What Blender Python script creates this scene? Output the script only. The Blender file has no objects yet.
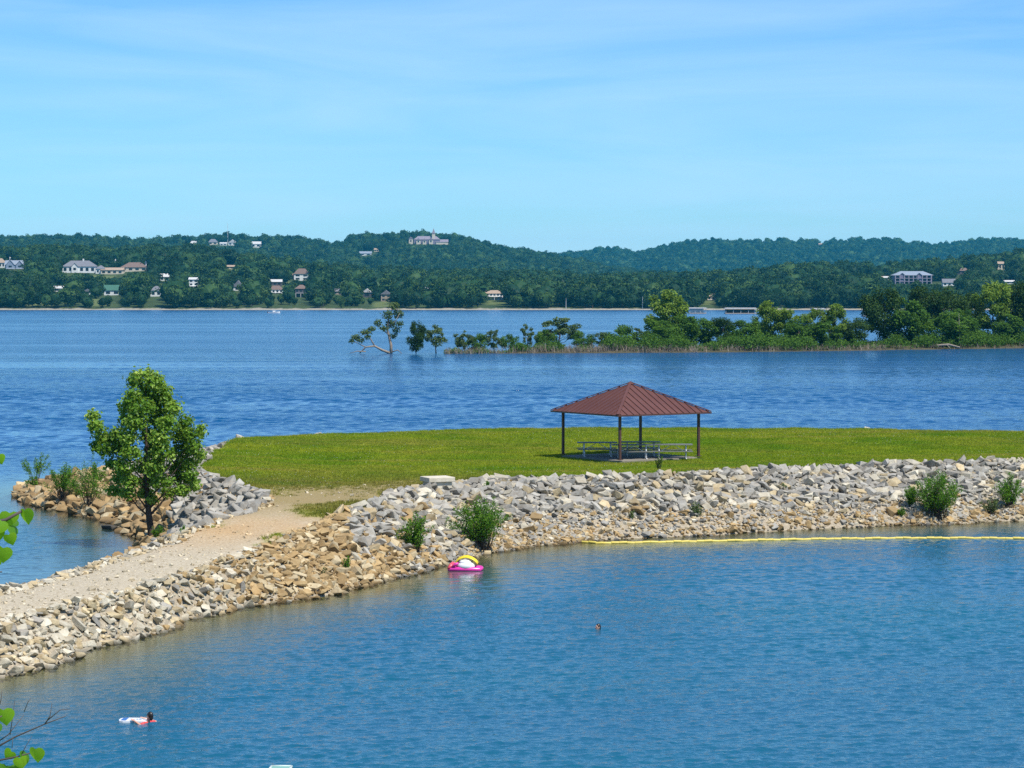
import bpy, bmesh, math, random
import numpy as np
from mathutils import Vector, Matrix

SC = bpy.context.scene
COL = SC.collection
R = math.radians
rng = np.random.default_rng(11)
random.seed(11)

# ------------------------------------------------------------------ camera
F = 2422.0; CX, CY = 512.0, 384.0; CAMZ = 12.7; YH = 293.0
PITCH = math.atan((CY - YH) / F)
FWD = np.array([0, math.cos(PITCH), -math.sin(PITCH)])
UPV = np.array([0, math.sin(PITCH), math.cos(PITCH)])

def ray(px, py):
    return FWD + np.array([1, 0, 0]) * ((px - CX) / F) + UPV * ((CY - py) / F)
def G(px, py, z=0.0):
    d = ray(px, py); t = (z - CAMZ) / d[2]
    return np.array([d[0] * t, d[1] * t, z])
def AT(px, py, Y):
    d = ray(px, py); t = Y / d[1]
    return np.array([d[0] * t, Y, CAMZ + d[2] * t])
def proj(P):
    P = np.atleast_2d(np.asarray(P, float)); q = P - np.array([0, 0, CAMZ])
    dep = q @ FWD
    return CX + F * q[:, 0] / dep, CY - F * (q @ UPV) / dep, dep

cd = bpy.data.cameras.new('camera'); cam = bpy.data.objects.new('camera', cd); COL.objects.link(cam)
cam.location = (0, 0, CAMZ); cam.rotation_euler = (R(90) - PITCH, 0, 0)
cd.sensor_width = 36; cd.lens = F * 36 / 1024; cd.clip_start = 0.2; cd.clip_end = 40000
SC.camera = cam

# ------------------------------------------------------------------ object helpers
def tag(o, label=None, cat=None, group=None, kind=None):
    if label: o['label'] = label
    if cat: o['category'] = cat
    if group: o['group'] = group
    if kind: o['kind'] = kind
    return o
def link(name, me, parent=None, loc=None, rot=None, scale=None):
    o = bpy.data.objects.new(name, me); COL.objects.link(o)
    if parent is not None: o.parent = parent
    if loc is not None: o.location = [float(v) for v in loc]
    if rot is not None: o.rotation_euler = [float(v) for v in rot]
    if scale is not None: o.scale = (scale,) * 3 if np.isscalar(scale) else [float(v) for v in scale]
    return o
def empty(name, loc, rz=0.0, scale=None, label=None, cat=None, group=None):
    o = link(name, None, None, loc, (0, 0, rz), scale)
    return tag(o, label, cat, group)

def np_mesh(name, V, faces, mat=None, attrs=None, smooth=False, matidx=None):
    """V (n,3); faces: list of int arrays (m,k); attrs: {name: (n,) floats or (n,4) colours} on points"""
    V = np.asarray(V, np.float32)
    if isinstance(faces, np.ndarray): faces = [faces]
    faces = [np.asarray(f, np.int32) for f in faces if len(f)]
    me = bpy.data.meshes.new(name)
    me.vertices.add(len(V)); me.vertices.foreach_set('co', V.ravel())
    loops = np.concatenate([f.ravel() for f in faces])
    tot = np.concatenate([np.full(len(f), f.shape[1], np.int32) for f in faces])
    st = np.concatenate([[0], np.cumsum(tot)[:-1]]).astype(np.int32)
    me.loops.add(len(loops)); me.loops.foreach_set('vertex_index', loops.astype(np.int32))
    me.polygons.add(len(tot)); me.polygons.foreach_set('loop_start', st)
    try: me.polygons.foreach_set('loop_total', tot)
    except Exception: pass
    if matidx is not None: me.polygons.foreach_set('material_index', np.asarray(matidx, np.int32))
    me.polygons.foreach_set('use_smooth', np.full(len(tot), smooth, dtype=bool))
    for k, v in (attrs or {}).items():
        v = np.asarray(v, np.float32)
        if v.ndim == 1:
            a = me.attributes.new(k, 'FLOAT', 'POINT'); a.data.foreach_set('value', v)
        else:
            a = me.attributes.new(k, 'FLOAT_COLOR', 'POINT'); a.data.foreach_set('color', v.ravel())
    if mat is not None:
        for m in (mat if isinstance(mat, (list, tuple)) else [mat]): me.materials.append(m)
    me.update(calc_edges=True); me.validate()
    return me

class MB:
    def __init__(s): s.V = []; s.F = []
    def add(s, V, Fs):
        b = len(s.V); s.V += [tuple(map(float, v)) for v in V]; s.F += [tuple(i + b for i in f) for f in Fs]; return s
    def box(s, c, size, rz=0.0, ry=0.0):
        x, y, z = [v / 2 for v in size]; M = Matrix.Rotation(rz, 3, 'Z') @ Matrix.Rotation(ry, 3, 'Y')
        V = [M @ Vector((a * x, b * y, k * z)) + Vector(c) for a in (-1, 1) for b in (-1, 1) for k in (-1, 1)]
        return s.add(V, [(0, 1, 3, 2), (4, 6, 7, 5), (0, 4, 5, 1), (2, 3, 7, 6), (0, 2, 6, 4), (1, 5, 7, 3)])
    def bar(s, a, b, w, h=None):
        """square bar from a to b"""
        h = h or w; a = Vector(a); b = Vector(b); d = (b - a).normalized()
        u = d.cross(Vector((0, 0, 1)));
        if u.length < 1e-4: u = Vector((1, 0, 0))
        u.normalize(); v = u.cross(d)
        V = [p + u * (i * w / 2) + v * (j * h / 2) for p in (a, b) for i, j in ((-1, -1), (1, -1), (1, 1), (-1, 1))]
        return s.add(V, [(3, 2, 1, 0), (4, 5, 6, 7)] + [(i, (i + 1) % 4, (i + 1) % 4 + 4, i + 4) for i in range(4)])
    def tube(s, pts, rad, n=6, caps=True):
        pts = [Vector(p) for p in pts]; rad = [rad] * len(pts) if np.isscalar(rad) else rad
        V = []; Fs = []
        for i, p in enumerate(pts):
            d = (pts[min(i + 1, len(pts) - 1)] - pts[max(i - 1, 0)]).normalized()
            u = d.cross(Vector((0.13, 0.2, 1)));
            if u.length < 1e-3: u = d.cross(Vector((1, 0, 0)))
            u.normalize(); v = d.cross(u)
            for k in range(n):
                a = 2 * math.pi * k / n; V.append(p + (u * math.cos(a) + v * math.sin(a)) * rad[i])
        for i in range(len(pts) - 1):
            for k in range(n):
                Fs.append((i * n + k, i * n + (k + 1) % n, (i + 1) * n + (k + 1) % n, (i + 1) * n + k))
        if caps:
            Fs.append(tuple(range(n))[::-1]); Fs.append(tuple(range((len(pts) - 1) * n, len(pts) * n)))
        return s.add(V, Fs)
    def ell(s, c, r, n=12, m=8, M=None):
        r = (r,) * 3 if np.isscalar(r) else r; V = []; Fs = []
        for i in range(m + 1):
            t = math.pi * i / m
            for k in range(n):
                a = 2 * math.pi * k / n
                p = Vector((r[0] * math.sin(t) * math.cos(a), r[1] * math.sin(t) * math.sin(a), r[2] * math.cos(t)))
                if M is not None: p = M @ p
                V.append(p + Vector(c))
        for i in range(m):
            for k in range(n):
                f = (i * n + k, (i + 1) * n + k, (i + 1) * n + (k + 1) % n, i * n + (k + 1) % n)
                Fs.append(f)
        return s.add(V, Fs)
    def prism(s, poly, z0, z1):
        n = len(poly); V = [(x, y, z0) for x, y in poly] + [(x, y, z1) for x, y in poly]
        return s.add(V, [tuple(range(n))[::-1], tuple(range(n, 2 * n))] + [(i, (i + 1) % n, (i + 1) % n + n, i + n) for i in range(n)])
    def mesh(s, name, mat=None, smooth=False, bevel=0.0, merge=False):
        me = bpy.data.meshes.new(name); me.from_pydata(s.V, [], s.F)
        if bevel or merge:
            bm = bmesh.new(); bm.from_mesh(me)
            bmesh.ops.remove_doubles(bm, verts=bm.verts, dist=1e-4)
            if bevel: bmesh.ops.bevel(bm, geom=bm.edges[:], offset=bevel, segments=2, affect='EDGES', profile=0.5)
            bmesh.ops.recalc_face_normals(bm, faces=bm.faces); bm.to_mesh(me); bm.free()
        if mat is not None: me.materials.append(mat)
        if smooth: me.polygons.foreach_set('use_smooth', [True] * len(me.polygons))
        me.update(); return me
    def build(s, name, mat=None, parent=None, smooth=False, loc=None, bevel=0.0, merge=False):
        return link(name, s.mesh(name, mat, smooth, bevel, merge), parent, loc)

# ------------------------------------------------------------------ material helpers
class NT:
    def __init__(s, name):
        s.m = bpy.data.materials.new(name); s.m.use_nodes = True; s.t = s.m.node_tree; s.t.nodes.clear()
        s.out = s.n('ShaderNodeOutputMaterial')
    def n(s, ty, **kw):
        x = s.t.nodes.new(ty)
        for k, v in kw.items(): setattr(x, k, v)
        return x
    def l(s, a, b): s.t.links.new(a, b)
    def set(s, sock, v):
        if hasattr(v, 'is_linked') or isinstance(v, bpy.types.NodeSocket): s.l(v, sock)
        elif isinstance(v, (tuple, list)) and len(v) == 3 and sock.type == 'RGBA': sock.default_value = (*v, 1)
        else: sock.default_value = v
    def math(s, op, a, b=0.0, clamp=False):
        x = s.n('ShaderNodeMath', operation=op, use_clamp=clamp); s.set(x.inputs[0], a); s.set(x.inputs[1], b); return x.outputs[0]
    def mix(s, f, a, b, blend='MIX'):
        x = s.n('ShaderNodeMix', data_type='RGBA', blend_type=blend, clamp_factor=True)
        s.set(x.inputs[0], f); s.set(x.inputs[6], a); s.set(x.inputs[7], b); return x.outputs[2]
    def noise(s, vec, scale, detail=3.0, rough=0.55, dim='3D'):
        x = s.n('ShaderNodeTexNoise', noise_dimensions=dim); s.l(vec, x.inputs['Vector'])
        x.inputs['Scale'].default_value = scale; x.inputs['Detail'].default_value = detail; x.inputs['Roughness'].default_value = rough
        return x.outputs['Fac']
    def ramp(s, f, stops):
        x = s.n('ShaderNodeValToRGB'); e = x.color_ramp.elements
        while len(e) < len(stops): e.new(0.5)
        for el, (p, c) in zip(e, stops):
            el.position = p; el.color = (*c, 1) if len(c) == 3 else c
        s.set(x.inputs[0], f); return x.outputs[0]
    def rng(s, f, a, b, c=0.0, d=1.0):
        x = s.n('ShaderNodeMapRange'); s.set(x.inputs[0], f)
        for i, v in zip((1, 2, 3, 4), (a, b, c, d)): x.inputs[i].default_value = v
        return x.outputs[0]
    def pos(s): return s.n('ShaderNodeNewGeometry').outputs['Position']
    def obj(s): return s.n('ShaderNodeTexCoord').outputs['Object']
    def attr(s, name): return s.n('ShaderNodeAttribute', attribute_name=name)
    def scalev(s, vec, sc):
        x = s.n('ShaderNodeMapping'); s.l(vec, x.inputs[0]); x.inputs['Scale'].default_value = sc; return x.outputs[0]
    def bump(s, h, strength, dist):
        x = s.n('ShaderNodeBump'); s.l(h, x.inputs['Height']); s.set(x.inputs['Strength'], strength); x.inputs['Distance'].default_value = dist
        return x.outputs[0]
    def bsdf(s, color, rough=0.7, normal=None, spec=0.4, metal=0.0, **kw):
        b = s.n('ShaderNodeBsdfPrincipled'); s.set(b.inputs['Base Color'], color); s.set(b.inputs['Roughness'], rough)
        b.inputs['Specular IOR Level'].default_value = spec; b.inputs['Metallic'].default_value = metal
        if normal is not None: s.l(normal, b.inputs['Normal'])
        for k, v in kw.items(): s.set(b.inputs[k], v)
        return b.outputs[0]
    def done(s, sh): s.l(sh, s.out.inputs['Surface']); return s.m

def plain(name, c1, c2=None, scale=3.0, rough=0.7, spec=0.4, metal=0.0, bump=0.0, coord='obj'):
    t = NT(name); co = t.obj() if coord == 'obj' else t.pos()
    c2 = c2 or tuple(v * 0.8 for v in c1)
    nz = t.noise(co, scale, 5, 0.6)
    col = t.mix(t.rng(nz, 0.3, 0.7), c1, c2)
    nrm = t.bump(t.noise(co, scale * 4, 4), bump, 0.05) if bump else None
    return t.done(t.bsdf(col, rough, nrm, spec, metal))

def foliage(name, dark, mid, light, trans=0.35, rand=0.5, rough=0.6, spec=0.16):
    """leaf colour from a per-leaf tint plus a per-object shift of hue"""
    t = NT(name)
    a = t.attr('tint').outputs['Fac']
    r = t.n('ShaderNodeObjectInfo').outputs['Random']
    f = t.math('ADD', t.math('MULTIPLY', a, 1 - rand), t.math('MULTIPLY', r, rand))
    col = t.ramp(f, [(0.0, dark), (0.5, mid), (1.0, light)])
    b = t.bsdf(col, rough, None, spec)
    tr = t.n('ShaderNodeBsdfTranslucent'); t.l(t.mix(0.5, col, (light[0] * 1.3, light[1] * 1.3, light[2] * 0.6)), tr.inputs[0])
    mx = t.n('ShaderNodeMixShader'); mx.inputs[0].default_value = trans; t.l(b, mx.inputs[1]); t.l(tr.outputs[0], mx.inputs[2])
    return t.done(mx.outputs[0])

# ------------------------------------------------------------------ world + sun
SUN_EL, SUN_AZ = R(58), R(133)           # azimuth clockwise from +Y (north): from the right, a little behind the viewer
w = bpy.data.worlds.new('World'); SC.world = w; w.use_nodes = True
nt = w.node_tree; nt.nodes.clear()
sky = nt.nodes.new('ShaderNodeTexSky'); sky.sky_type = 'NISHITA'; sky.sun_disc = False
sky.sun_elevation = SUN_EL; sky.sun_rotation = SUN_AZ
sky.air_density = 1.0; sky.dust_density = 0.1; sky.ozone_density = 3.5; sky.altitude = 250
bg = nt.nodes.new('ShaderNodeBackground'); bg.inputs[1].default_value = 0.108
wo = nt.nodes.new('ShaderNodeOutputWorld')
tc = nt.nodes.new('ShaderNodeTexCoord')
mp = nt.nodes.new('ShaderNodeMapping'); mp.inputs['Scale'].default_value = (3.0, 3.0, 26.0)
nz = nt.nodes.new('ShaderNodeTexNoise'); nz.inputs['Scale'].default_value = 1.6; nz.inputs['Detail'].default_value = 6; nz.inputs['Roughness'].default_value = 0.55
nz.inputs['Distortion'].default_value = 0.6
rp = nt.nodes.new('ShaderNodeMapRange'); rp.inputs[1].default_value = 0.40; rp.inputs[2].default_value = 0.72; rp.inputs[3].default_value = 0.0; rp.inputs[4].default_value = 0.30
mx = nt.nodes.new('ShaderNodeMix'); mx.data_type = 'RGBA'
tint = nt.nodes.new('ShaderNodeMix'); tint.data_type = 'RGBA'; tint.blend_type = 'MULTIPLY'; tint.inputs[0].default_value = 1.0
tint.inputs[7].default_value = (0.52, 0.85, 1.17, 1)
L = nt.links.new
L(tc.outputs['Generated'], mp.inputs[0]); L(mp.outputs[0], nz.inputs['Vector']); L(nz.outputs['Fac'], rp.inputs[0])
L(sky.outputs[0], tint.inputs[6]); L(tint.outputs[2], mx.inputs[6]); L(rp.outputs[0], mx.inputs[0]); mx.inputs[7].default_value = (5.3, 7.1, 9.9, 1)
L(mx.outputs[2], bg.inputs[0]); L(bg.outputs[0], wo.inputs[0])

sd = bpy.data.lights.new('sun', 'SUN'); sd.energy = 5.0; sd.angle = R(0.53); sd.color = (1.0, 0.95, 0.86)
so = bpy.data.objects.new('sun', sd); COL.objects.link(so)
sdir = Vector((math.sin(SUN_AZ) * math.cos(SUN_EL), math.cos(SUN_AZ) * math.cos(SUN_EL), math.sin(SUN_EL)))
so.rotation_euler = sdir.to_track_quat('Z', 'Y').to_euler(); so.location = (60, -40, 90)

vs = SC.view_settings; vs.view_transform = 'Standard'; vs.look = 'None'; vs.exposure = 0.3; vs.gamma = 1.0
SC.cycles.max_bounces = 6; SC.cycles.diffuse_bounces = 2; SC.cycles.glossy_bounces = 3; SC.cycles.transmission_bounces = 3
SC.cycles.transparent_max_bounces = 8; SC.cycles.volume_bounces = 0
SC.cycles.sample_clamp_direct = 6.0; SC.cycles.sample_clamp_indirect = 6.0
SC.cycles.caustics_reflective = False; SC.cycles.caustics_refractive = False
SC.cycles.use_denoising = False; SC.cycles.denoiser = 'OPENIMAGEDENOISE'
HAZE = 4.4e-5
# ================================================================== near terrain: grass point, causeway, spit
def gp(lst): return [tuple(G(*p)) for p in lst]
FRONT_W = [(0,676),(60,662),(120,642),(180,622),(240,608),(300,598),(360,588),(395,579),(420,573),(450,564),(470,557),(500,550),(540,545),
           (575,542),(620,539),(700,536),(760,532),(850,527),(940,524),(1024,520),(1100,517)]
W = [(-36,42),(-29,56),(-22,70)] + [tuple(p[:2]) for p in gp([(a,b,0) for a,b in FRONT_W])]
W += [(45,138),(55,140),(66,145),(78,153),(80,164),(70,176),(60,180),(40,186),(20,190),(0,187),(-12,182),(-17,178),(-20.5,174),(-24,171),(-27,168),(-29.5,163),(-31.5,157)]
W += [tuple(p[:2]) for p in gp([(13,495,0),(24,501,0),(42,507,0),(62,511,0),(82,515,0),(104,519,0),(128,528,0),(151,545,0)])]
W += [(-18.0,113),(-19.0,106),(-20.4,98),(-22.3,91),(-26,82),(-28.5,75),(-36,60),(-44,44)]
FRONT_T = [(0,623,1.5),(50,610,1.5),(100,598,1.5),(150,583,1.55),(200,569,1.6),(250,552,1.8),(300,535,2.1),(325,522,2.3),(350,510,2.5),(400,492,2.7),
           (430,486,2.7),(500,480,2.7),(560,478,2.7),(640,476,2.8),(700,473,2.8),(800,468,2.8),(900,464,2.8),(1024,460,2.9),(1100,458,2.9)]
BACK_T = [(1024,432,2.8),(800,428,2.8),(600,428,2.8),(450,430,2.8),(330,433.5,2.8),(240,438,2.8),(204,452,2.8),(194,466,2.8),(203,477,2.8),
          (245,487,2.8),(270,496,2.7),(266,505,2.6),(240,514,2.4),(200,528,2.2),(165,546,1.8),(140,553,1.7),(110,562,1.6),(80,571,1.55),(40,583,1.5),(0,592,1.5)]
T = [(-38,43,2.2),(-31,57,1.9),(-24,71,1.6)] + gp(FRONT_T) + [(45,146,2.9),(56,149,2.9),(68,156,2.8),(70,164,2.8),(60,171,2.8)] + gp(BACK_T) + [(-25.5,76,1.6),(-34,61,1.9),(-41,45,2.2)]
W = np.array(W); T = np.array(T)

def seg_dist(P, poly):
    A = poly; B = np.roll(poly, -1, 0); best = np.full(len(P), 1e9)
    for a, b in zip(A, B):
        ab = b - a; t = np.clip(((P - a) @ ab) / max(ab @ ab, 1e-9), 0, 1)
        d = np.hypot(*(P - a - t[:, None] * ab).T); best = np.minimum(best, d)
    return best
def inside(P, poly):
    x, y = P.T; c = np.zeros(len(P), bool); A = poly; B = np.roll(poly, -1, 0)
    for (x1, y1), (x2, y2) in zip(A, B):
        if y1 == y2: continue
        k = ((y1 > y) != (y2 > y)) & (x < (x2 - x1) * (y - y1) / (y2 - y1) + x1); c ^= k
    return c
def vnoise(P, scale, seed=0):
    """smooth value noise on (n,2)"""
    q = P / scale; i = np.floor(q).astype(int); f = q - i; f = f * f * (3 - 2 * f)
    def h(a, b):
        n = (a * 374761393 + b * 668265263 + seed * 974711) & 0x7fffffff; n = (n ^ (n >> 13)) * 1274126177 & 0x7fffffff
        return ((n ^ (n >> 16)) & 0xffff) / 65535.0
    a, b = i.T
    return (h(a, b) * (1 - f[:, 0]) + h(a + 1, b) * f[:, 0]) * (1 - f[:, 1]) + (h(a, b + 1) * (1 - f[:, 0]) + h(a + 1, b + 1) * f[:, 0]) * f[:, 1]
# jitter of outlines comes from the noise below
TS = []
for a, b in zip(T, np.roll(T, -1, 0)):
    n = max(1, int(np.hypot(*(b - a)[:2]) / 3)); TS += [a + (b - a) * k / n for k in range(n)]
TS = np.array(TS)
def terrain(P):
    """returns z, t (0 at the waterline .. 1 at the top edge), inT"""
    P = np.asarray(P, float); Q = P + 0.0
    Q[:, 0] += (vnoise(P, 2.6, 1) - .5) * 0.9; Q[:, 1] += (vnoise(P, 2.6, 2) - .5) * 1.3
    dW = seg_dist(Q, W); iW = inside(Q, W); iT = inside(Q, T[:, :2]); dT = seg_dist(Q, T[:, :2])
    z = np.zeros(len(P)); h = np.zeros(len(P))
    for s in range(0, len(P), 20000):
        d2 = ((P[s:s + 20000, None, :] - TS[None, :, :2]) ** 2).sum(2) + 0.5
        wgt = 1 / d2 ** 1.5; h[s:s + 20000] = (wgt * TS[:, 2]).sum(1) / wgt.sum(1)
    t = np.where(iT, 1.0, np.where(iW, dW / (dW + dT + 1e-6), -dW / 3.0))
    z = np.where(iT, h, np.where(iW, h * np.clip(t, 0, 1) ** 0.9, -0.42 * np.minimum(dW, 9) ** 0.92))
    z = np.where(iT & (P[:, 1] > 112), z - 0.20 * np.clip((P[:, 0] + 19) / 7, 0, 1) * np.clip((P[:, 1] - 114) / 8, 0, 1) * np.clip((dT - 1.0) / 5.0, 0, 1) * np.clip((164 - P[:, 1]) / 12, 0, 1), z)
    z = np.where(iW & ~iT & (P[:, 1] > 152), z - 0.38 * np.clip((P[:, 1] - 152) / 8, 0, 1) * np.clip(t * 2, 0, 1), z)
    z = np.where(iT & (dT < 0.8), z - 0.10 * (1 - dT / 0.8), z)
    z += np.where(iT, (vnoise(P, 9, 3) - .5) * 0.12, np.where(iW, (vnoise(P, 1.1, 4) - .5) * 0.22, 0))
    return z, t, iT, dT

# path centre line (world) for the dirt mask
PATH = np.array([(-36,50),(-27.5,66),(-22,78)] + [tuple(G(*p)[:2]) for p in [(10,602,1.5),(80,583,1.5),(150,566,1.6),(210,546,1.9),(255,523,2.4),(300,500,2.7),(345,487,2.75),(420,476,2.8),(505,468,2.8)]])
PATHW = np.array([4.6,4.6,4.4,4.3,4.0,3.6,3.4,3.2,2.6,2.0,1.5,1.0])
def path_dist(P):
    best = np.full(len(P), 9.0); pos = np.zeros(len(P))
    for k in range(len(PATH) - 1):
        a, b = PATH[k], PATH[k + 1]; ab = b - a; t = np.clip(((P - a) @ ab) / (ab @ ab), 0, 1)
        d = np.hypot(*(P - a - t[:, None] * ab).T) / (PATHW[k] + t * (PATHW[k + 1] - PATHW[k]))
        m = d < best; best = np.where(m, d, best); pos = np.where(m, k + t, pos)
    return best, pos
WORN = G(318, 494, 2.7)[:2]; GREEN_PATCH = G(345, 508, 2.5)[:2]
def cover(P, t, iT, dT):
    """grass weight, soil redness"""
    pd, pos = path_dist(P); nz = (vnoise(P, 2.6, 7) - .5) * 0.7 + (vnoise(P, 0.7, 8) - .5) * 0.55
    bare = 1 - np.clip((pd + nz - 0.6) / np.where(pos > 7, 1.5, .6), 0, 1)
    fade = np.where(pos > 7, np.clip(1 - (pos - 7) / 4.6, 0.16, 1) ** 0.8, 1)          # worn track thins out across the lawn
    grass = np.where(iT, 1 - bare * fade, 0)
    grass = np.where((pos < 6.2) & (pd < 8), 0, grass)
    edge = np.clip((dT + 0.15 + nz * .5) / 0.4, 0, 1); grass = np.where(iT, grass * edge, 0)
    e = np.hypot((P[:, 0] - GREEN_PATCH[0]) / 2.6, (P[:, 1] - GREEN_PATCH[1]) / 3.4)
    patch = np.clip((1.1 - e + nz * 0.5) / 0.3, 0, 1); grass = np.maximum(grass, np.where(t > 0.93, patch, 0))
    red = np.exp(-((pos - 6.9) / 0.8) ** 2) * np.clip(1.3 - pd, 0, 1) * (0.35 + 1.1 * vnoise(P, 2.2, 17))
    grass = grass * (1 - .42 * np.clip(1.25 - np.hypot((P[:, 0] - WORN[0]) / 6.2, (P[:, 1] - WORN[1]) / 7.0) + nz * .8, 0, 1))
    return np.clip(grass, 0, 1), np.clip(red * 1.2, 0, 1)

gx = np.arange(-56, 84.01, 0.42); gy = np.arange(40, 194.01, 0.42)
GXX, GYY = np.meshgrid(gx, gy); GPT = np.stack([GXX.ravel(), GYY.ravel()], 1)
gz, gt, giT, gdT = terrain(GPT); ggr, gred = cover(GPT, gt, giT, gdT); gpd, gpos = path_dist(GPT)
NXg, NYg = len(gx), len(gy)
def zt(x, y):
    return float(terrain(np.array([[x, y]]))[0][0])
idx = np.arange(NXg * NYg).reshape(NYg, NXg)
quads = np.stack([idx[:-1, :-1], idx[:-1, 1:], idx[1:, 1:], idx[1:, :-1]], -1).reshape(-1, 4)
qz = gz[quads].max(1); keep = qz > -2.6; quads = quads[keep]

def grass_color(t, pos):
    n1 = t.noise(pos, 0.16, 4, 0.6); n2 = t.noise(pos, 1.3, 4, 0.65); n3 = t.noise(t.scalev(pos, (0.05, 0.34, 0.05)), 1.0, 3, 0.6)
    c = t.ramp(n1, [(0.34, (0.140, 0.250, 0.014)), (0.66, (0.295, 0.335, 0.028))])
    c = t.mix(t.math('MULTIPLY', t.rng(n3, 0.48, 0.68), 0.75), c, (0.340, 0.300, 0.060))
    c = t.mix(t.math('MULTIPLY', t.rng(n2, 0.50, 0.72), 0.65), c, (0.095, 0.180, 0.012))
    sx = t.n('ShaderNodeSeparateXYZ'); t.l(pos, sx.inputs[0])
    ex = t.math('DIVIDE', t.math('SUBTRACT', sx.outputs[0], -7.0), 10.5); ey = t.math('DIVIDE', t.math('SUBTRACT', sx.outputs[1], 121.0), 16.0)
    e = t.math('ADD', t.math('SQRT', t.math('ADD', t.math('MULTIPLY', ex, ex), t.math('MULTIPLY', ey, ey))), t.math('MULTIPLY', t.math('SUBTRACT', t.noise(pos, .5, 4, .65), .5), 1.1))
    c = t.mix(t.math('MULTIPLY', t.rng(e, 1.25, 0.35), .80), c, t.mix(t.rng(n2, .4, .65), (0.235, 0.190, 0.055), (0.190, 0.190, 0.040)))   # turf worn thin where the track arrives
    return c
def soil_mat():
    t = NT('soil and mown turf'); p = t.pos()
    g = t.attr('grass').outputs['Fac']; rd = t.attr('red').outputs['Fac']; bk = t.attr('bank').outputs['Fac']
    fine = t.noise(p, 9.0, 6, 0.7); mid = t.noise(p, 2.2, 5, 0.6); vor = t.n('ShaderNodeTexVoronoi'); t.l(p, vor.inputs['Vector']); vor.inputs['Scale'].default_value = 7.0
    grav = t.ramp(fine, [(0.28, (0.26, 0.20, 0.125)), (0.5, (0.43, 0.37, 0.265)), (0.72, (0.60, 0.55, 0.44))])
    grav = t.mix(t.rng(mid, 0.45, 0.7), grav, (0.40, 0.345, 0.25))
    red = t.mix(t.rng(fine, 0.35, 0.7), (0.37, 0.225, 0.10), (0.49, 0.35, 0.19))
    c = t.mix(t.math('MULTIPLY', rd, 0.85), grav, red)
    bank = t.ramp(fine, [(0.3, (0.20, 0.16, 0.11)), (0.7, (0.47, 0.405, 0.30))])
    c = t.mix(t.math('MULTIPLY', t.attr('worn').outputs['Fac'], .85), c, t.mix(t.rng(fine, .3, .7), (.205, .150, .058), (.285, .210, .090)))
    c = t.mix(bk, c, bank)
    gg = t.math('ADD', g, t.math('MULTIPLY', t.math('SUBTRACT', t.noise(p, 4.0, 5, 0.7), 0.5), 1.1))
    gc = t.mix(t.math('MULTIPLY', t.rng(g, 1.0, 0.35), .8), grass_color(t, p), t.mix(t.rng(fine, .3, .7), (.215, .185, .055), (.275, .235, .085)))
    c = t.mix(t.rng(gg, 0.05, 0.9), c, gc)
    h = t.math('ADD', t.math('MULTIPLY', vor.outputs['Distance'], 0.8), fine)
    return t.done(t.bsdf(c, 0.95, t.bump(h, 0.55, 0.06), 0.1))
M_SOIL = soil_mat()
bank = np.where(giT, 0, 1.0); worn = np.where(giT & ((gpos > 7.2) | (gpd > 8)), np.where(gpd > 8, 1, np.clip((gpos - 7.2) / .8, 0, 1)), 0.0)
is_path = (ggr[quads].mean(1) < 0.5) & (gt[quads].min(1) > 0.97) & (gpos[quads].mean(1) < 8.6)
def sub(name, q):
    u, inv = np.unique(q, return_inverse=True)
    V = np.stack([GPT[u, 0], GPT[u, 1], gz[u]], 1)
    return link(name, np_mesh(name, V, inv.reshape(-1, 4), M_SOIL, {'grass': ggr[u], 'red': gred[u], 'bank': bank[u], 'worn': worn[u]}, True))
tag(sub('ground', quads[~is_path]), kind='structure'); tag(sub('path', quads[is_path]), kind='structure')

# ------------------------------------------------------------------ near hillside under the viewer
hx = np.arange(-110, 111, 2.5); hy = np.arange(-60, 52, 2.0)
HX, HY = np.meshgrid(hx, hy); HP = np.stack([HX.ravel(), HY.ravel()], 1)
def hill_z(P): return np.clip(11.1 - 0.245 * np.maximum(P[:, 1] - 1, 0) , -3, 12) + (vnoise(P, 9, 21) - .5) * 0.5 + np.maximum(-P[:, 1], 0) * 0.1
idx2 = np.arange(len(HP)).reshape(len(hy), len(hx)); q2 = np.stack([idx2[:-1, :-1], idx2[:-1, 1:], idx2[1:, 1:], idx2[1:, :-1]], -1).reshape(-1, 4)
tag(link('hillside', np_mesh('hillside', np.column_stack([HP, hill_z(HP)]), q2, M_SOIL, {'grass': np.full(len(HP), 1.0), 'red': np.zeros(len(HP)), 'bank': np.zeros(len(HP))}, True)), kind='structure')

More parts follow.
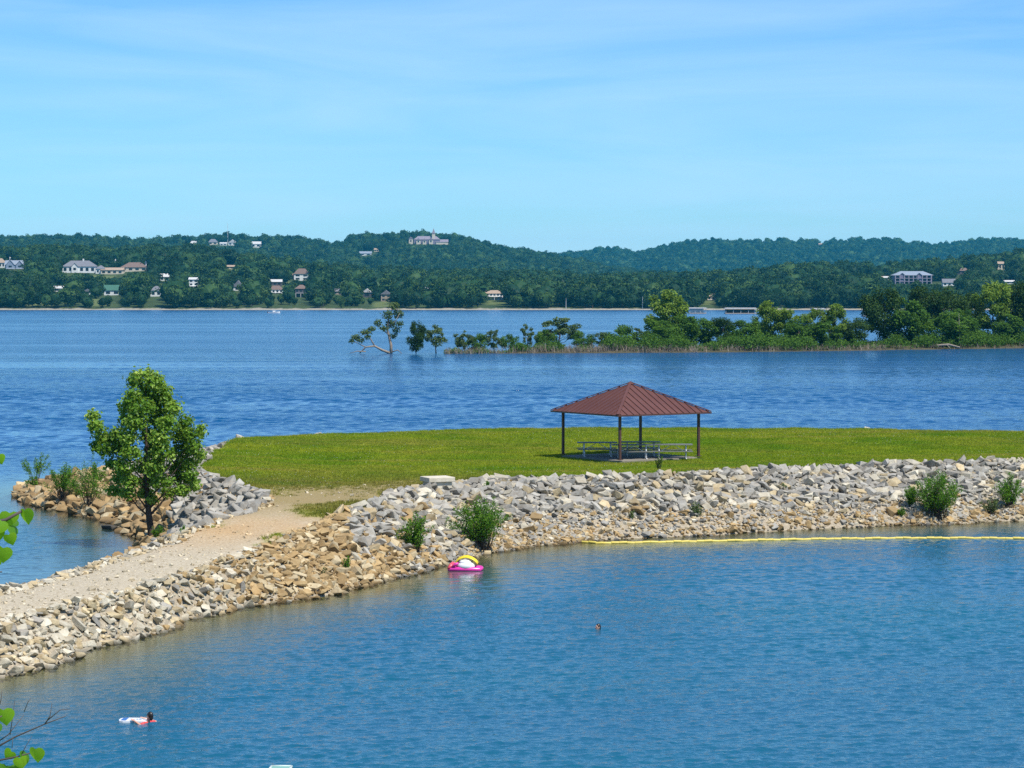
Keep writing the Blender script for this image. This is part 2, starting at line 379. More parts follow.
# ------------------------------------------------------------------ water
def water_mat():
    t = NT('lake water'); p = t.pos(); sx = t.n('ShaderNodeSeparateXYZ'); t.l(p, sx.inputs[0]); y = sx.outputs[1]
    dp = t.attr('depth').outputs['Fac']
    # gust bands: long streaks of calmer and rougher water
    st = t.noise(t.scalev(p, (0.0030, 0.020, 1)), 1.0, 4, 0.55)
    st2 = t.noise(t.scalev(p, (0.016, 0.05, 1)), 1.0, 3, 0.5)
    gust = t.math('ADD', t.math('MULTIPLY', st, 0.7), t.math('MULTIPLY', st2, 0.3))
    gust = t.rng(gust, 0.38, 0.62, 0.0, 1.0)
    w1 = t.noise(t.scalev(p, (1.0, 1.5, 1)), 1.5, 3, 0.6); w2 = t.noise(t.scalev(p, (1.0, 1.25, 1)), 4.2, 3, 0.6)
    w3 = t.noise(t.scalev(p, (0.4, 1.0, 1)), 0.42, 2, 0.5)
    far = t.rng(y, 120.0, 380.0)
    h = t.math('MULTIPLY', t.math('ADD', t.math('MULTIPLY', w1, 0.22), t.math('MULTIPLY', w3, 0.40)), far)
    h = t.math('ADD', h, t.math('MULTIPLY', w2, t.rng(y, 90.0, 170.0, 0.046, 0.022)))
    h = t.math('MULTIPLY', h, t.math('ADD', 0.12, t.math('MULTIPLY', gust, 1.6)))
    # sheltered strip close to the bank is smoother
    h = t.math('MULTIPLY', h, t.math('ADD', 0.30, t.math('MULTIPLY', t.rng(dp, 0.3, 2.6), 0.70)))
    wob = t.math('MULTIPLY', t.math('SUBTRACT', t.noise(t.scalev(p, (0.01, 0.01, 1)), 1.0, 3), 0.5), 26.0)
    # old boat wakes crossing the open lake
    for yc, wd, am in ((452, 3.2, 0.62), (398, 4.6, 0.46), (474, 3.0, 0.36), (382, 3.0, 0.22)):
        e = t.math('DIVIDE', t.math('SUBTRACT', t.math('ADD', y, wob), yc), wd)
        g = t.math('POWER', 2.718, t.math('MULTIPLY', t.math('MULTIPLY', e, e), -1.0))
        h = t.math('ADD', h, t.math('MULTIPLY', g, am))
    n = t.bump(h, 1.0, 1.0)
    deep = t.mix(t.rng(dp, 0.5, 3.4), (0.055, 0.095, 0.075), t.mix(t.rng(y, 135.0, 175.0), (0.002, 0.078, 0.150), (0.002, 0.062, 0.168)))
    deep = t.mix(t.math('MULTIPLY', t.math('MULTIPLY', t.rng(dp, 1.5, 4.0), t.rng(y, 150.0, 125.0)), t.rng(t.noise(t.scalev(p, (.022, .03, 1)), 1.0, 2), .40, .62)), deep, (0.003, 0.098, 0.148))
    b = t.bsdf(deep, t.rng(y, 130.0, 600.0, 0.06, 0.16), n, 0.5, IOR=1.333)
    fr = t.n('ShaderNodeFresnel'); fr.inputs[0].default_value = 1.333; t.l(n, fr.inputs[1])
    tr = t.n('ShaderNodeBsdfTransparent'); tr.inputs[0].default_value = (0.62, 0.66, 0.50, 1)
    gl = t.n('ShaderNodeBsdfGlossy'); gl.inputs['Roughness'].default_value = 0.08; t.l(n, gl.inputs['Normal'])
    m1 = t.n('ShaderNodeMixShader'); t.l(fr.outputs[0], m1.inputs[0]); t.l(tr.outputs[0], m1.inputs[1]); t.l(gl.outputs[0], m1.inputs[2])
    m2 = t.n('ShaderNodeMixShader'); t.l(t.rng(dp, 0.10, 1.1), m2.inputs[0]); t.l(m1.outputs[0], m2.inputs[1]); t.l(b, m2.inputs[2])
    return t.done(m2.outputs[0])
M_WATER = water_mat()
# ripples as real relief: a fan of rows from the cove out to the wooded point
wrow = [54.0]
while wrow[-1] < 620: wrow.append(wrow[-1] + max(0.092, 0.0024 * wrow[-1] - 0.245))
wrow = np.array(wrow); wcol = np.linspace(-0.245, 0.245, 600)
WU, WY = np.meshgrid(wcol, wrow); WXY = np.column_stack([(WU * WY).ravel(), WY.ravel()])
nW = len(WXY); wdep = np.full(nW, 5.0); m_ = (WXY[:, 1] < gy[-1]) & (WXY[:, 0] > gx[0]) & (WXY[:, 0] < gx[-1])
fx = (WXY[m_, 0] - gx[0]) / 0.42; fy_ = (WXY[m_, 1] - gy[0]) / 0.42; i0 = np.clip(fx.astype(int), 0, NXg - 2); j0 = np.clip(fy_.astype(int), 0, NYg - 2); fx -= i0; fy_ -= j0
zg = gz.reshape(NYg, NXg); wdep[m_] = -((zg[j0, i0] * (1 - fx) + zg[j0, i0 + 1] * fx) * (1 - fy_) + (zg[j0 + 1, i0] * (1 - fx) + zg[j0 + 1, i0 + 1] * fx) * fy_)
gust = vnoise(WXY / np.array([34.0, 5.0]), 1.0, 71) * .45 + vnoise(WXY / np.array([110.0, 16.0]), 1.0, 72) * .35 + vnoise(WXY / np.array([9.0, 2.6]), 1.0, 73) * .2
gust = np.clip((gust - .30) / .40, 0, 1); step = np.gradient(wrow)[:, None].repeat(600, 1).ravel()
amp_ = (0.55 + 0.65 * gust) * np.clip((wdep - .1) / 3.0, 0.14, 1)
wz = np.zeros(nW); wr = np.random.default_rng(404); NWV = 84
for k in range(NWV):
    lam = 0.25 * (3.0 / 0.25) ** ((k + wr.random()) / NWV); kk = 2 * math.pi / lam; dr = R(-75) + wr.normal(0, .60)
    slope = 0.038 * (1.0 if lam < 0.45 else np.clip((WXY[:, 1] - 130) / 110, max(.12, (0.45 / lam) ** 1.3), .8)); fade = np.clip((lam / step - 2.2) / 2.0, 0, 1)
    act = fade > 0
    ph = kk * (WXY[act, 0] * math.cos(dr) + WXY[act, 1] * math.sin(dr)) + wr.uniform(0, 6.28); s_ = np.sin(ph)
    wz[act] += fade[act] * (slope if np.isscalar(slope) else slope[act]) / kk * (s_ - 0.25 * np.cos(2 * ph))
wz *= amp_
wi = np.arange(nW).reshape(WU.shape); wq = np.stack([wi[:-1, :-1], wi[:-1, 1:], wi[1:, 1:], wi[1:, :-1]], -1).reshape(-1, 4)
wq = wq[wdep[wq].max(1) > -0.25]
u, inv = np.unique(wq, return_inverse=True)
edge = np.minimum(np.minimum((WXY[:, 1] - 54) / 3, (620 - WXY[:, 1]) / 40), 1).clip(0, 1) * np.minimum((.245 - np.abs(WU.ravel())) / .01, 1)
WV = np.column_stack([WXY, wz * edge])[u]; WD = wdep[u]; nb = len(WV)
c4 = [wi[0, 0], wi[0, -1], wi[-1, -1], wi[-1, 0]]
ip = np.array([[WXY[c, 0], WXY[c, 1], 0] for c in c4]); op = np.array([(-26000, -3000, 0), (26000, -3000, 0), (26000, 36000, 0), (-26000, 36000, 0)], float)
# side flaps run along every row so that the sheet meets the fan without cracks
Lr = np.column_stack([WXY[wi[:, 0]], np.zeros(len(wrow))]); Rr = np.column_stack([WXY[wi[:, -1]], np.zeros(len(wrow))]); nr = len(wrow)
Lo = Lr + np.array([-60.0, 0, 0]); Ro = Rr + np.array([60.0, 0, 0])
def dep_of(Q):
    d = np.full(len(Q), 5.0); m = Q[:, 1] < 196; d[m] = np.maximum(-terrain(Q[m, :2])[0], -1); return d
flv = np.vstack([Lo, Lr, Rr, Ro]); fld = np.concatenate([dep_of(Lo), dep_of(Lr), dep_of(Rr), dep_of(Ro)]); b0 = nb; r_ = np.arange(nr - 1)
flq = np.vstack([np.stack([b0 + r_, b0 + nr + r_, b0 + nr + r_ + 1, b0 + r_ + 1], 1), np.stack([b0 + 2 * nr + r_, b0 + 3 * nr + r_, b0 + 3 * nr + r_ + 1, b0 + 2 * nr + r_ + 1], 1)])
b1 = b0 + 4 * nr; oc = np.vstack([Lo[0], Ro[0], Ro[-1], Lo[-1], op]); od = np.full(8, 5.0)
oq = np.array([[b1 + 4, b1 + 5, b1 + 1, b1 + 0], [b1 + 5, b1 + 6, b1 + 2, b1 + 1], [b1 + 6, b1 + 7, b1 + 3, b1 + 2], [b1 + 7, b1 + 4, b1 + 0, b1 + 3]])
WV = np.vstack([WV, flv, oc]); WD = np.concatenate([WD, fld, od])
tag(link('water', np_mesh('water', WV, [inv.reshape(-1, 4), flq, oq], M_WATER, {'depth': WD}, True)), kind='structure')
print('water', len(WV))

# ================================================================== rocks
def rock_proto(seed, n_extra=5, bev=0.0):
    r = random.Random(seed); bm = bmesh.new()
    for sx in (-1, 1):
        for sy in (-1, 1):
            for sz in (-1, 1):
                if r.random() < 0.9: bm.verts.new((sx * (0.5 - abs(r.gauss(0, .15))), sy * (0.36 - abs(r.gauss(0, .1))), sz * (0.27 - abs(r.gauss(0, .09)))))
    for _ in range(n_extra):
        a = r.uniform(0, 6.28); e = r.uniform(-1, 1); c = math.sqrt(1 - e * e)
        bm.verts.new((0.55 * c * math.cos(a), 0.41 * c * math.sin(a), 0.30 * e))
    res = bmesh.ops.convex_hull(bm, input=bm.verts[:])
    bmesh.ops.delete(bm, geom=[v for v in bm.verts if not v.link_faces], context='VERTS')
    bmesh.ops.dissolve_limit(bm, angle_limit=R(9), verts=bm.verts[:], edges=bm.edges[:])
    if bev: bmesh.ops.bevel(bm, geom=bm.edges[:], offset=bev, segments=1, affect='EDGES')
    bmesh.ops.triangulate(bm, faces=bm.faces[:]); bmesh.ops.recalc_face_normals(bm, faces=bm.faces[:])
    bm.verts.index_update()
    V = np.array([v.co[:] for v in bm.verts]); Fc = np.array([[v.index for v in f.verts] for f in bm.faces]); bm.free()
    return V, Fc
PROTO = [rock_proto(100 + i, 3 + i % 4) for i in range(14)]
PROTO_B = [rock_proto(100 + i, 3 + i % 4, 0.03) for i in range(14)]
PEB = [rock_proto(300 + i, 1) for i in range(4)]

def rock_tex(t, base, p):
    n = t.noise(p, 3.0, 6, 0.7); n2 = t.noise(p, 14.0, 5, 0.7); n3 = t.noise(p, 0.9, 3)
    c = t.mix(t.rng(n, 0.40, 0.75), base, t.mix(1.0, base, (0.70, 0.62, 0.52), 'MULTIPLY'))
    c = t.mix(t.math('MULTIPLY', t.rng(n2, 0.5, 0.8), 0.5), c, t.mix(1.0, base, (0.50, 0.48, 0.46), 'MULTIPLY'))
    c = t.mix(t.math('MULTIPLY', t.rng(n3, 0.55, 0.8), 0.4), c, t.mix(1.0, base, (1.1, 0.9, 0.66), 'MULTIPLY'))
    z = t.n('ShaderNodeSeparateXYZ'); t.l(t.pos(), z.inputs[0])
    wet = t.rng(z.outputs[2], 0.03, 0.16, 0.42, 1.0)           # wet, algae-stained band at the waterline
    cb = t.n('ShaderNodeCombineColor'); t.l(wet, cb.inputs[0]); t.l(wet, cb.inputs[1]); t.l(t.math('MULTIPLY', wet, .97), cb.inputs[2])
    c = t.mix(1.0, c, cb.outputs[0], 'MULTIPLY')
    return c, t.bump(t.math('ADD', n2, n), 0.5, 0.05)
t = NT('limestone riprap'); c, n = rock_tex(t, t.attr('col').outputs['Color'], t.pos()); M_RUB = t.done(t.bsdf(c, 0.9, n, 0.2))
t = NT('limestone boulder'); c, n = rock_tex(t, t.n('ShaderNodeObjectInfo').outputs['Color'], t.pos()); M_BOUL = t.done(t.bsdf(c, 0.9, n, 0.2))

def rock_colour(px, tt, spit, rr):
    grey = np.array((0.40, 0.385, 0.35)); pale = np.array((0.60, 0.555, 0.45)); tan = np.array((0.455, 0.325, 0.165)); cream = np.array((0.58, 0.48, 0.31)); brown = np.array((0.37, 0.26, 0.135))
    if spit == 1: c = brown if rr.random() < .55 else tan if rr.random() < .6 else cream * 0.95
    elif spit == 2: c = grey * rr.uniform(.75, 1.15)
    else:
        pt = math.exp(-((px - 325) / 105) ** 2) * 1.1
        if px > 350: pt *= np.clip(1.25 - tt * 1.3, 0, 1)
        if px > 470: pt = max(pt, 0.75 * np.clip(1 - tt * 2.2, 0, 1))
        q = rr.random()
        if q < pt: c = tan if rr.random() < .68 else cream
        elif px < 330: c = pale if rr.random() < .62 else cream if rr.random() < .84 else grey
        else: c = grey if rr.random() < .70 else pale if rr.random() < .7 else cream * .9
    return np.clip(c * rr.uniform(.62, 1.06), 0.02, 0.8)

def scatter_rocks():
    rr = random.Random(5); out = []
    n = 1700000
    P = np.column_stack([rng.uniform(-42, 40, n), rng.uniform(62, 180, n)])
    jj = np.clip(((P[:, 1] - gy[0]) / .42).round().astype(int), 0, NYg - 1) * NXg + np.clip(((P[:, 0] - gx[0]) / .42).round().astype(int), 0, NXg - 1)
    q_ = proj(np.column_stack([P, gz[jj]])); P = P[(gt[jj] > -.2) & ((gt[jj] < .995) | (gdT[jj] < .9)) & (q_[0] > -150) & (q_[0] < 1140)]; n = len(P)
    z, tt, iT, dT = terrain(P)
    px, py, dep = proj(np.column_stack([P, z]))
    ok = ((tt > -0.06) & ~iT) | (iT & (dT < 0.30))
    back = (P[:, 1] > 150) & (P[:, 0] > -21); ok &= (~back) | ((P[:, 0] < -17) & (z > 0.2) & (z < 2.2) & ~iT)
    ok &= (px > -160) & (px < 1150) & (P[:, 0] > -42)
    # no ridge of stones where the track meets the lawn
    I = np.where(ok)[0]
    sizes = rng.lognormal(math.log(0.40), 0.42, n).clip(0.17, 1.0)
    order = I[np.argsort(-sizes[I] + rng.normal(0, .08, len(I)))]
    cell = {}
    for i in order:
        x, y = P[i]; s = sizes[i]; h = tt[i]; u_ = px[i]
        on_spit = (x < -12 and y > 108 and not (iT[i] and y < 112))
        grey_pile = on_spit and (u_ > 150 or (y > 140 and x > -26 and z[i] > 1.3)) and h > 0.28 + (u_ < 175) * .25
        if not on_spit:
            if u_ > 500 and h < 0.40 and rr.random() < 0.90: continue
            if u_ > 430 and h < 0.2 and rr.random() < 0.6: continue
            if u_ > 330: s *= 0.76 if h > 0.3 else .60
            if u_ <= 330: s *= 0.56
        else:
            s *= 0.85 if grey_pile else 0.95
        if iT[i]:
            s *= 0.75
            if u_ < 330 and dT[i] > 0.3: continue
        g = (int(x / 0.5), int(y / 0.5)); bad = False
        rad = s * 0.38
        for a in (-1, 0, 1):
            for b in (-1, 0, 1):
                for (qx, qy, qr) in cell.get((g[0] + a, g[1] + b), ()):
                    if (qx - x) ** 2 + (qy - y) ** 2 < (qr + rad) ** 2 * 0.62: bad = True; break
                if bad: break
            if bad: break
        if bad: continue
        cell.setdefault(g, []).append((x, y, rad))
        col = rock_colour(u_, h, 2 if grey_pile else 1 if on_spit else 0, rr)
        out.append(dict(p=(x, y, z[i] + s * 0.10), s=s, rot=(rr.gauss(0, .38), rr.gauss(0, .38), rr.uniform(0, 6.28)),
                        sc=(rr.uniform(.9, 1.35), rr.uniform(.85, 1.3), rr.uniform(.6, 1.15)), k=rr.randrange(14), c=col, px=u_, py=py[i], d=dep[i], t=h, spit=2 if grey_pile else 1 if on_spit else 0, z=z[i], iT=iT[i]))
    return out
ROCKS = scatter_rocks()
# a few loose stones outside the banks (far lawn edge, a dark stone in the cove)
def euler_np(e):
    return np.array(Matrix.Rotation(e[2], 3, 'Z') @ Matrix.Rotation(e[1], 3, 'Y') @ Matrix.Rotation(e[0], 3, 'X'))
vis = [r for r in ROCKS if 2 < r['px'] < 1022 and r['py'] < 766 and not (r['p'][1] > 148 and r['p'][0] > -20) and r['z'] > -0.12]
vis.sort(key=lambda r: -r['s'] * (r['sc'][0] * r['sc'][1] * r['sc'][2]) ** .33 / r['d'])
SINGLE = vis[:292]; sid = {id(r) for r in SINGLE}
protos_me = [np_mesh('boulder', V, Fc, M_BOUL) for V, Fc in PROTO_B]
def boulder_label(r):
    c = r['c']; warm = c[0] / c[2]; lum = c.mean()
    tone = ('grey' if lum < .47 else 'pale grey') if warm < 1.25 else ('tan' if warm > 1.9 else 'cream')
    if warm > 1.9 and lum < .30: tone = 'brown'
    shape = 'flat' if r['sc'][2] < 0.78 else 'blocky' if r['sc'][2] > 1.0 else 'angular'
    h = 'at the foot' if r['t'] < .25 else 'at the top' if r['t'] > .78 else 'in the middle'
    if r['spit'] == 2: where = 'of the grey rock pile by the lone tree'
    elif r['spit'] == 1: where = 'of the rocky spit around the lone tree'
    elif r['px'] < 150: where = 'of the causeway bank nearest the viewer'
    elif r['px'] < 330: where = 'of the bank beside the gravel path'
    elif r['px'] < 460: where = 'of the bank by the pink float'
    elif r['px'] < 760: where = 'of the bank below the shelter'
    else: where = 'of the bank right of the shelter'
    return f'{shape} {tone} boulder {h} {where}'
for r in SINGLE:
    o = link('boulder', protos_me[r['k']], None, r['p'], r['rot'], tuple(r['s'] * v for v in r['sc']))
    o.color = (*r['c'], 1); tag(o, boulder_label(r), 'boulder', 'riprap boulders')
def bake(list_, protos, colour=True):
    Vs, Fs, Cs = [], [], []; b = 0
    for r in list_:
        V, Fc = protos[r['k'] % len(protos)]
        Q = (V * np.array(r['sc']) * r['s']) @ euler_np(r['rot']).T + np.array(r['p'])
        Vs.append(Q); Fs.append(Fc + b); b += len(Q); Cs.append(np.tile(np.append(r['c'], 1), (len(Q), 1)))
    return np.vstack(Vs), np.vstack(Fs), np.vstack(Cs)
V, Fc, C = bake([r for r in ROCKS if id(r) not in sid], PROTO)
tag(link('rubble', np_mesh('rubble', V, Fc, M_RUB, {'col': C})), 'grey and tan broken limestone covering the banks', 'riprap', kind='stuff')
# small stones: on the track, between the boulders and on the low gravel foot of the bank
def pebbles():
    rr = random.Random(9); out = []; n = 200000
    P = np.column_stack([rng.uniform(-36, 40, n), rng.uniform(66, 150, n)])
    z, tt, iT, dT = terrain(P); px, py, dep = proj(np.column_stack([P, z])); pd, pos = path_dist(P); gr, rd = cover(P, tt, iT, dT)
    ok = (px > -20) & (px < 1050) & (tt > -0.1)
    wt = np.where(iT, np.where(gr < .5, 0.20 * np.clip(1.25 - pos / 12, 0, 1), 0.0), 0.42); wt = np.where(iT & (pos > 7.1), .02 * (gr < .5), wt); wt = np.where(~iT & (px > 440) & (tt < .45), 1.0, wt)
    ok &= rng.random(n) < wt
    for i in np.where(ok)[0]:
        s = rr.lognormvariate(math.log(0.10 if iT[i] else 0.19), 0.4)
        c = rock_colour(px[i], tt[i] if not iT[i] else .6, 1 if (P[i, 0] < -12 and P[i, 1] > 110 and not iT[i]) else 0, rr)
        if iT[i]: c = np.array((0.56, 0.50, 0.38)) * rr.uniform(.7, 1.15) * (1 - 0.2 * rd[i] * np.array((0, .8, 1.6)))
        out.append(dict(p=(P[i, 0], P[i, 1], z[i] + s * .1), s=s, rot=(rr.gauss(0, .4), rr.gauss(0, .4), rr.uniform(0, 6.28)), sc=(1, rr.uniform(.8, 1.2), rr.uniform(.8, 1.2)), k=rr.randrange(4), c=np.clip(c, .02, .8)))
    return out
V, Fc, C = bake(pebbles(), PEB)
tag(link('gravel', np_mesh('gravel', V, Fc, M_RUB, {'col': C})), 'pale gravel and small stones on the track and banks', 'gravel', kind='stuff')
print('rocks', len(ROCKS))
# loose boulders seen over the far lip of the lawn, and a dark one in the cove
for (px_, py_, z_, s_, c_, lab, sx_) in (
        (240, 437.0, 2.75, 0.8, (.48, .46, .41), 'long pale boulder at the far left corner of the lawn by the lake', 1.5),
        (318, 434.0, 2.72, 0.55, (.46, .44, .39), 'small pale boulder on the far edge of the lawn left of the shelter', 1.5),
        (868, 427.6, 2.72, 0.6, (.52, .50, .45), 'small white boulder on the far edge of the lawn right of the shelter', 1.8),
        (109, 527.5, 0.03, 0.75, (.085, .08, .07), 'dark wet boulder alone in the cove below the lone tree', 1.2)):
    p = G(px_, py_ + 1, z_); o = link('boulder', protos_me[int(px_) % 14], None, (p[0], p[1], p[2] + .02 * (z_ > 1)), (0.25, 0.12, 0.3 + px_), (s_ * sx_, s_, s_))
    o.color = (*c_, 1); tag(o, lab, 'boulder', 'loose boulders')
# ================================================================== foliage building blocks
def leaf_quads(C, N, L, W, rg, fold=0.25):
    """rhombus leaves at C with normals N"""
    n = len(C); N = N / (np.linalg.norm(N, axis=1, keepdims=True) + 1e-9)
    A = rg.normal(size=(n, 3)); A -= N * (A * N).sum(1, keepdims=True); A /= np.linalg.norm(A, axis=1, keepdims=True) + 1e-9
    B = np.cross(N, A); L = np.asarray(L).reshape(-1, 1) * np.ones((n, 1)); W = np.asarray(W).reshape(-1, 1) * np.ones((n, 1))
    V = np.stack([C - A * L / 2, C + B * W / 2 + N * W * fold - A * L * .05, C + A * L / 2 - N * L * 0.12, C - B * W / 2 + N * W * fold - A * L * .05], 1)
    return V.reshape(-1, 3), np.arange(4 * n).reshape(n, 4)
def clump_leaves(clumps, n, size, rg, aspect=0.7, shell=0.55, up=0.35, jitter=0.9):
    """clumps: (m,6) centre + radii. Leaves spread through the outer part of every clump."""
    cl = np.asarray(clumps, float); vol = cl[:, 3] * cl[:, 4] + cl[:, 4] * cl[:, 5] + cl[:, 3] * cl[:, 5]
    k = rg.choice(len(cl), n, p=vol / vol.sum())
    d = rg.normal(size=(n, 3)); d /= np.linalg.norm(d, axis=1, keepdims=True)
    r = shell + (1 - shell) * rg.random(n) ** 0.6; r *= 1 + rg.normal(0, .10, n)
    C = cl[k, :3] + d * r[:, None] * cl[k, 3:6]
    N = d + np.array([0, 0, up]) + rg.normal(0, jitter, (n, 3)) * .7
    V, Fq = leaf_quads(C, N, size * rg.uniform(.7, 1.3, n), size * aspect * rg.uniform(.7, 1.3, n), rg)
    ct = rg.random(len(cl)); tint = np.clip(0.55 * ct[k] + 0.45 * rg.random(n), 0, 1)
    return V, Fq, np.repeat(tint, 4)
def crown_clumps(rx, ry, rz, cz, m, rg, rel=0.34, shape='round'):
    out = []
    for i in range(m):
        d = rg.normal(size=3); d /= np.linalg.norm(d); q = rg.uniform(.45, .86)
        if shape == 'cone':
            h = rg.random() ** 1.2; a = rg.uniform(0, 6.28); rad = (1 - h) ** .8 * rg.uniform(.35, .8)
            c = np.array([rad * math.cos(a) * rx, rad * math.sin(a) * ry, cz - rz + 2 * rz * h * .95])
        else: c = np.array([d[0] * q * rx, d[1] * q * ry, cz + d[2] * q * rz])
        s = rel * rg.uniform(.7, 1.3); out.append([*c, s * rx, s * ry, s * min(rz, rx) * rg.uniform(.75, 1.0)])
    return np.array(out)
def limbs(mb, h0, r0, clumps, rg, n=8, top=None, sides=6, wob=.12):
    """trunk and limbs reaching into the clumps"""
    ctr = clumps[:, :3].mean(0); top = np.array(top if top is not None else [ctr[0] * .6, ctr[1] * .6, clumps[:, 2].max() * .92])
    m = 7; pts = [top * (k / m) * np.array([(k / m) ** .5, (k / m) ** .5, 1]) + np.append(rg.normal(0, wob * (k > 0), 2), 0) for k in range(m + 1)]
    rad = [r0 * (1.25 if k == 0 else 1) * (1 - .86 * k / m) for k in range(m + 1)]
    mb.tube(pts, rad, sides)
    for k in rg.choice(len(clumps), min(n, len(clumps)), replace=False):
        c = clumps[k, :3]; zb = np.clip(c[2] - rg.uniform(.5, 1.0) * np.hypot(*c[:2]) - .1 * h0, h0 * .25, top[2] * .8); f = zb / top[2]
        base = top * f * np.array([f ** .5, f ** .5, 1]); mid = (base + c) / 2 + np.array([0, 0, -.06 * h0]); r = r0 * (1 - .86 * f) * .55
        mb.tube([base, mid, c], [r, r * .6, r * .18], 5)
    return mb

M_BARK = plain('grey brown bark', (0.10, 0.075, 0.055), (0.05, 0.038, 0.03), 6, 0.95, .1, bump=.6)
M_BARKP = plain('pale dead bark', (0.34, 0.29, 0.23), (0.18, 0.15, 0.12), 6, 0.95, .1, bump=.4)
M_LONE = foliage('broad glossy leaves', (0.040, 0.110, 0.010), (0.150, 0.290, 0.024), (0.46, 0.58, 0.12), .35, .0, .5, .28)
M_FAR = foliage('far woodland leaves', (0.006, 0.028, 0.008), (0.020, 0.060, 0.014), (0.100, 0.170, 0.030), .15, .6)
M_DARK = foliage('dark woodland leaves', (0.014, 0.038, 0.008), (0.030, 0.072, 0.010), (0.070, 0.130, 0.018), .25, .25)
M_MIDG = foliage('mid green leaves', (0.030, 0.085, 0.010), (0.066, 0.150, 0.014), (0.130, 0.240, 0.024), .3, .2)
M_LIGHT = foliage('yellow green leaves', (0.065, 0.130, 0.014), (0.150, 0.240, 0.028), (0.270, 0.370, 0.060), .35, .1)
M_WILLOW = foliage('willow leaves', (0.040, 0.120, 0.008), (0.095, 0.230, 0.016), (0.190, 0.345, 0.034), .35, .1)
M_GREYG = foliage('thin grey green leaves', (0.055, 0.095, 0.034), (0.100, 0.155, 0.046), (0.170, 0.230, 0.075), .3, .1)

# ------------------------------------------------------------------ far tree stock (normalised to height 1)
def far_tree(seed, slim=1.0, leaves=520):
    rg = np.random.default_rng(seed); rx = .40 * slim
    cl = crown_clumps(rx, rx, .38, .58, 13, rg, .46)
    V, Fq, ti = clump_leaves(cl, leaves, .105, rg, .8, .7)
    bm = bmesh.new(); bmesh.ops.create_icosphere(bm, subdivisions=2, radius=1)
    IV = np.array([v.co[:] for v in bm.verts]); IF = np.array([[v.index for v in f.verts] for f in bm.faces]); bm.free()
    IV = IV * (1 + rg.normal(0, .10, (len(IV), 1))) * np.array([rx * .78, rx * .78, .32]) + np.array([0, 0, .57])
    it = np.full(len(IV), .15)
    mb = MB(); mb.tube([(0, 0, -.25), (0, 0, .25), (0, 0, .6)], [.03, .022, .01], 5); TV = np.array(mb.V)
    tf = [f for f in mb.F if len(f) == 4]; b1 = len(V); b2 = b1 + len(IV)
    mi = [0] * len(Fq) + [0] * len(IF) + [1] * len(tf)
    return np_mesh('far_tree', np.vstack([V, IV, TV]), [Fq, IF + b1, np.array(tf) + b2], [M_FAR, M_BARK], {'tint': np.concatenate([ti, it, np.zeros(len(TV))])}, False, mi)
FAR = [far_tree(50 + i, s) for i, s in enumerate((1, 1.1, .9, 1.2, .75, 1.0))]

# ------------------------------------------------------------------ hills across the lake
def curve(u, pts):
    x = np.array([p[0] for p in pts], float); y = np.array([p[1] for p in pts], float); return np.interp(u, x, y)
C1 = [(-260,257),(0,253),(60,251),(110,254),(170,250),(205,251),(240,257),(290,263),(330,268.5),(370,274),(420,276),(500,277),(600,280),(680,278),(720,276),(760,274),(790,269),(830,266),(880,266),(920,265),(960,260),(1000,255),(1040,253),(1300,249)]
C2 = [(-260,240),(0,238),(50,235.5),(100,238),(140,240),(190,237.5),(215,234.5),(260,236.5),(300,239),(330,243),(343,244),(350,239),(370,235),(410,233.5),(445,234),(475,241),(505,248),(545,255),(600,266),(700,280),(1300,282)]
C3 = [(-260,262),(300,256),(480,252),(540,254),(568,254),(590,251),(608,248),(640,251.5),(662,246),(685,241),(720,239.5),(770,240),(830,241),(860,239.5),(900,241),(925,245),(945,244),(980,238.5),(1024,241),(1300,238)]
D1, D2, D3, DS = 2600.0, 4600.0, 6800.0, 1811.0
def crest_z(u, C, D, tree): return CAMZ + (CY - curve(u, C) - (CY - YH)) * D / F - tree
def hills_z(u, D):
    z1 = np.maximum(crest_z(u, C1, D1, 12.5), 4.0); z2 = np.maximum(crest_z(u, C2, D2, 14), 2); z3 = np.maximum(crest_z(u, C3, D3, 15), 2)
    prof = [(1780, -3.0 + 0 * u), (DS, 0 * u), (1822, 1.3 + 0 * u), (1900, 3 + z1 * .06), (2150, 2 + z1 * .36), (2400, z1 * .78), (D1, z1), (2760, z1 * .93), (3300, z1 * .45), (3700, 4 + z2 * .22), (4250, z2 * .75), (D2, z2), (4850, z2 * .9), (5400, z2 * .3 + 4), (5800, 4 + z3 * .2), (6450, z3 * .74), (D3, z3), (7200, z3 * .85), (9000, z3 * .3)]
    ks = np.array([p[0] for p in prof], float); zs = np.stack([p[1] for p in prof], 0)
    D = np.asarray(D, float); i = np.clip(np.searchsorted(ks, D) - 1, 0, len(ks) - 2); f = np.clip((D - ks[i]) / (ks[i + 1] - ks[i]), 0, 1)
    j = np.arange(len(u)); z = zs[i, j] * (1 - f) + zs[i + 1, j] * f
    x = (u - CX) * D / F
    n = (vnoise(np.column_stack([x, D]), 130, 31) - .5) * 7 + (vnoise(np.column_stack([x, D]), 50, 32) - .5) * 3
    return z + n * np.clip((D - 1840) / 150, 0, 1)
hu = np.arange(-260, 1301, 6.0); hD = np.concatenate([np.arange(1780, 1850, 8), np.arange(1850, 2800, 22), np.arange(2800, 3600, 70), np.arange(3600, 4900, 40), np.arange(4900, 5700, 90), np.arange(5700, 7200, 60), np.arange(7200, 9001, 300)])
HU, HD = np.meshgrid(hu, hD); hu_, hd_ = HU.ravel(), HD.ravel(); hz_ = hills_z(hu_, hd_)
def uD_xy(u, D): return (u - CX) * D / F / 1.0007, D
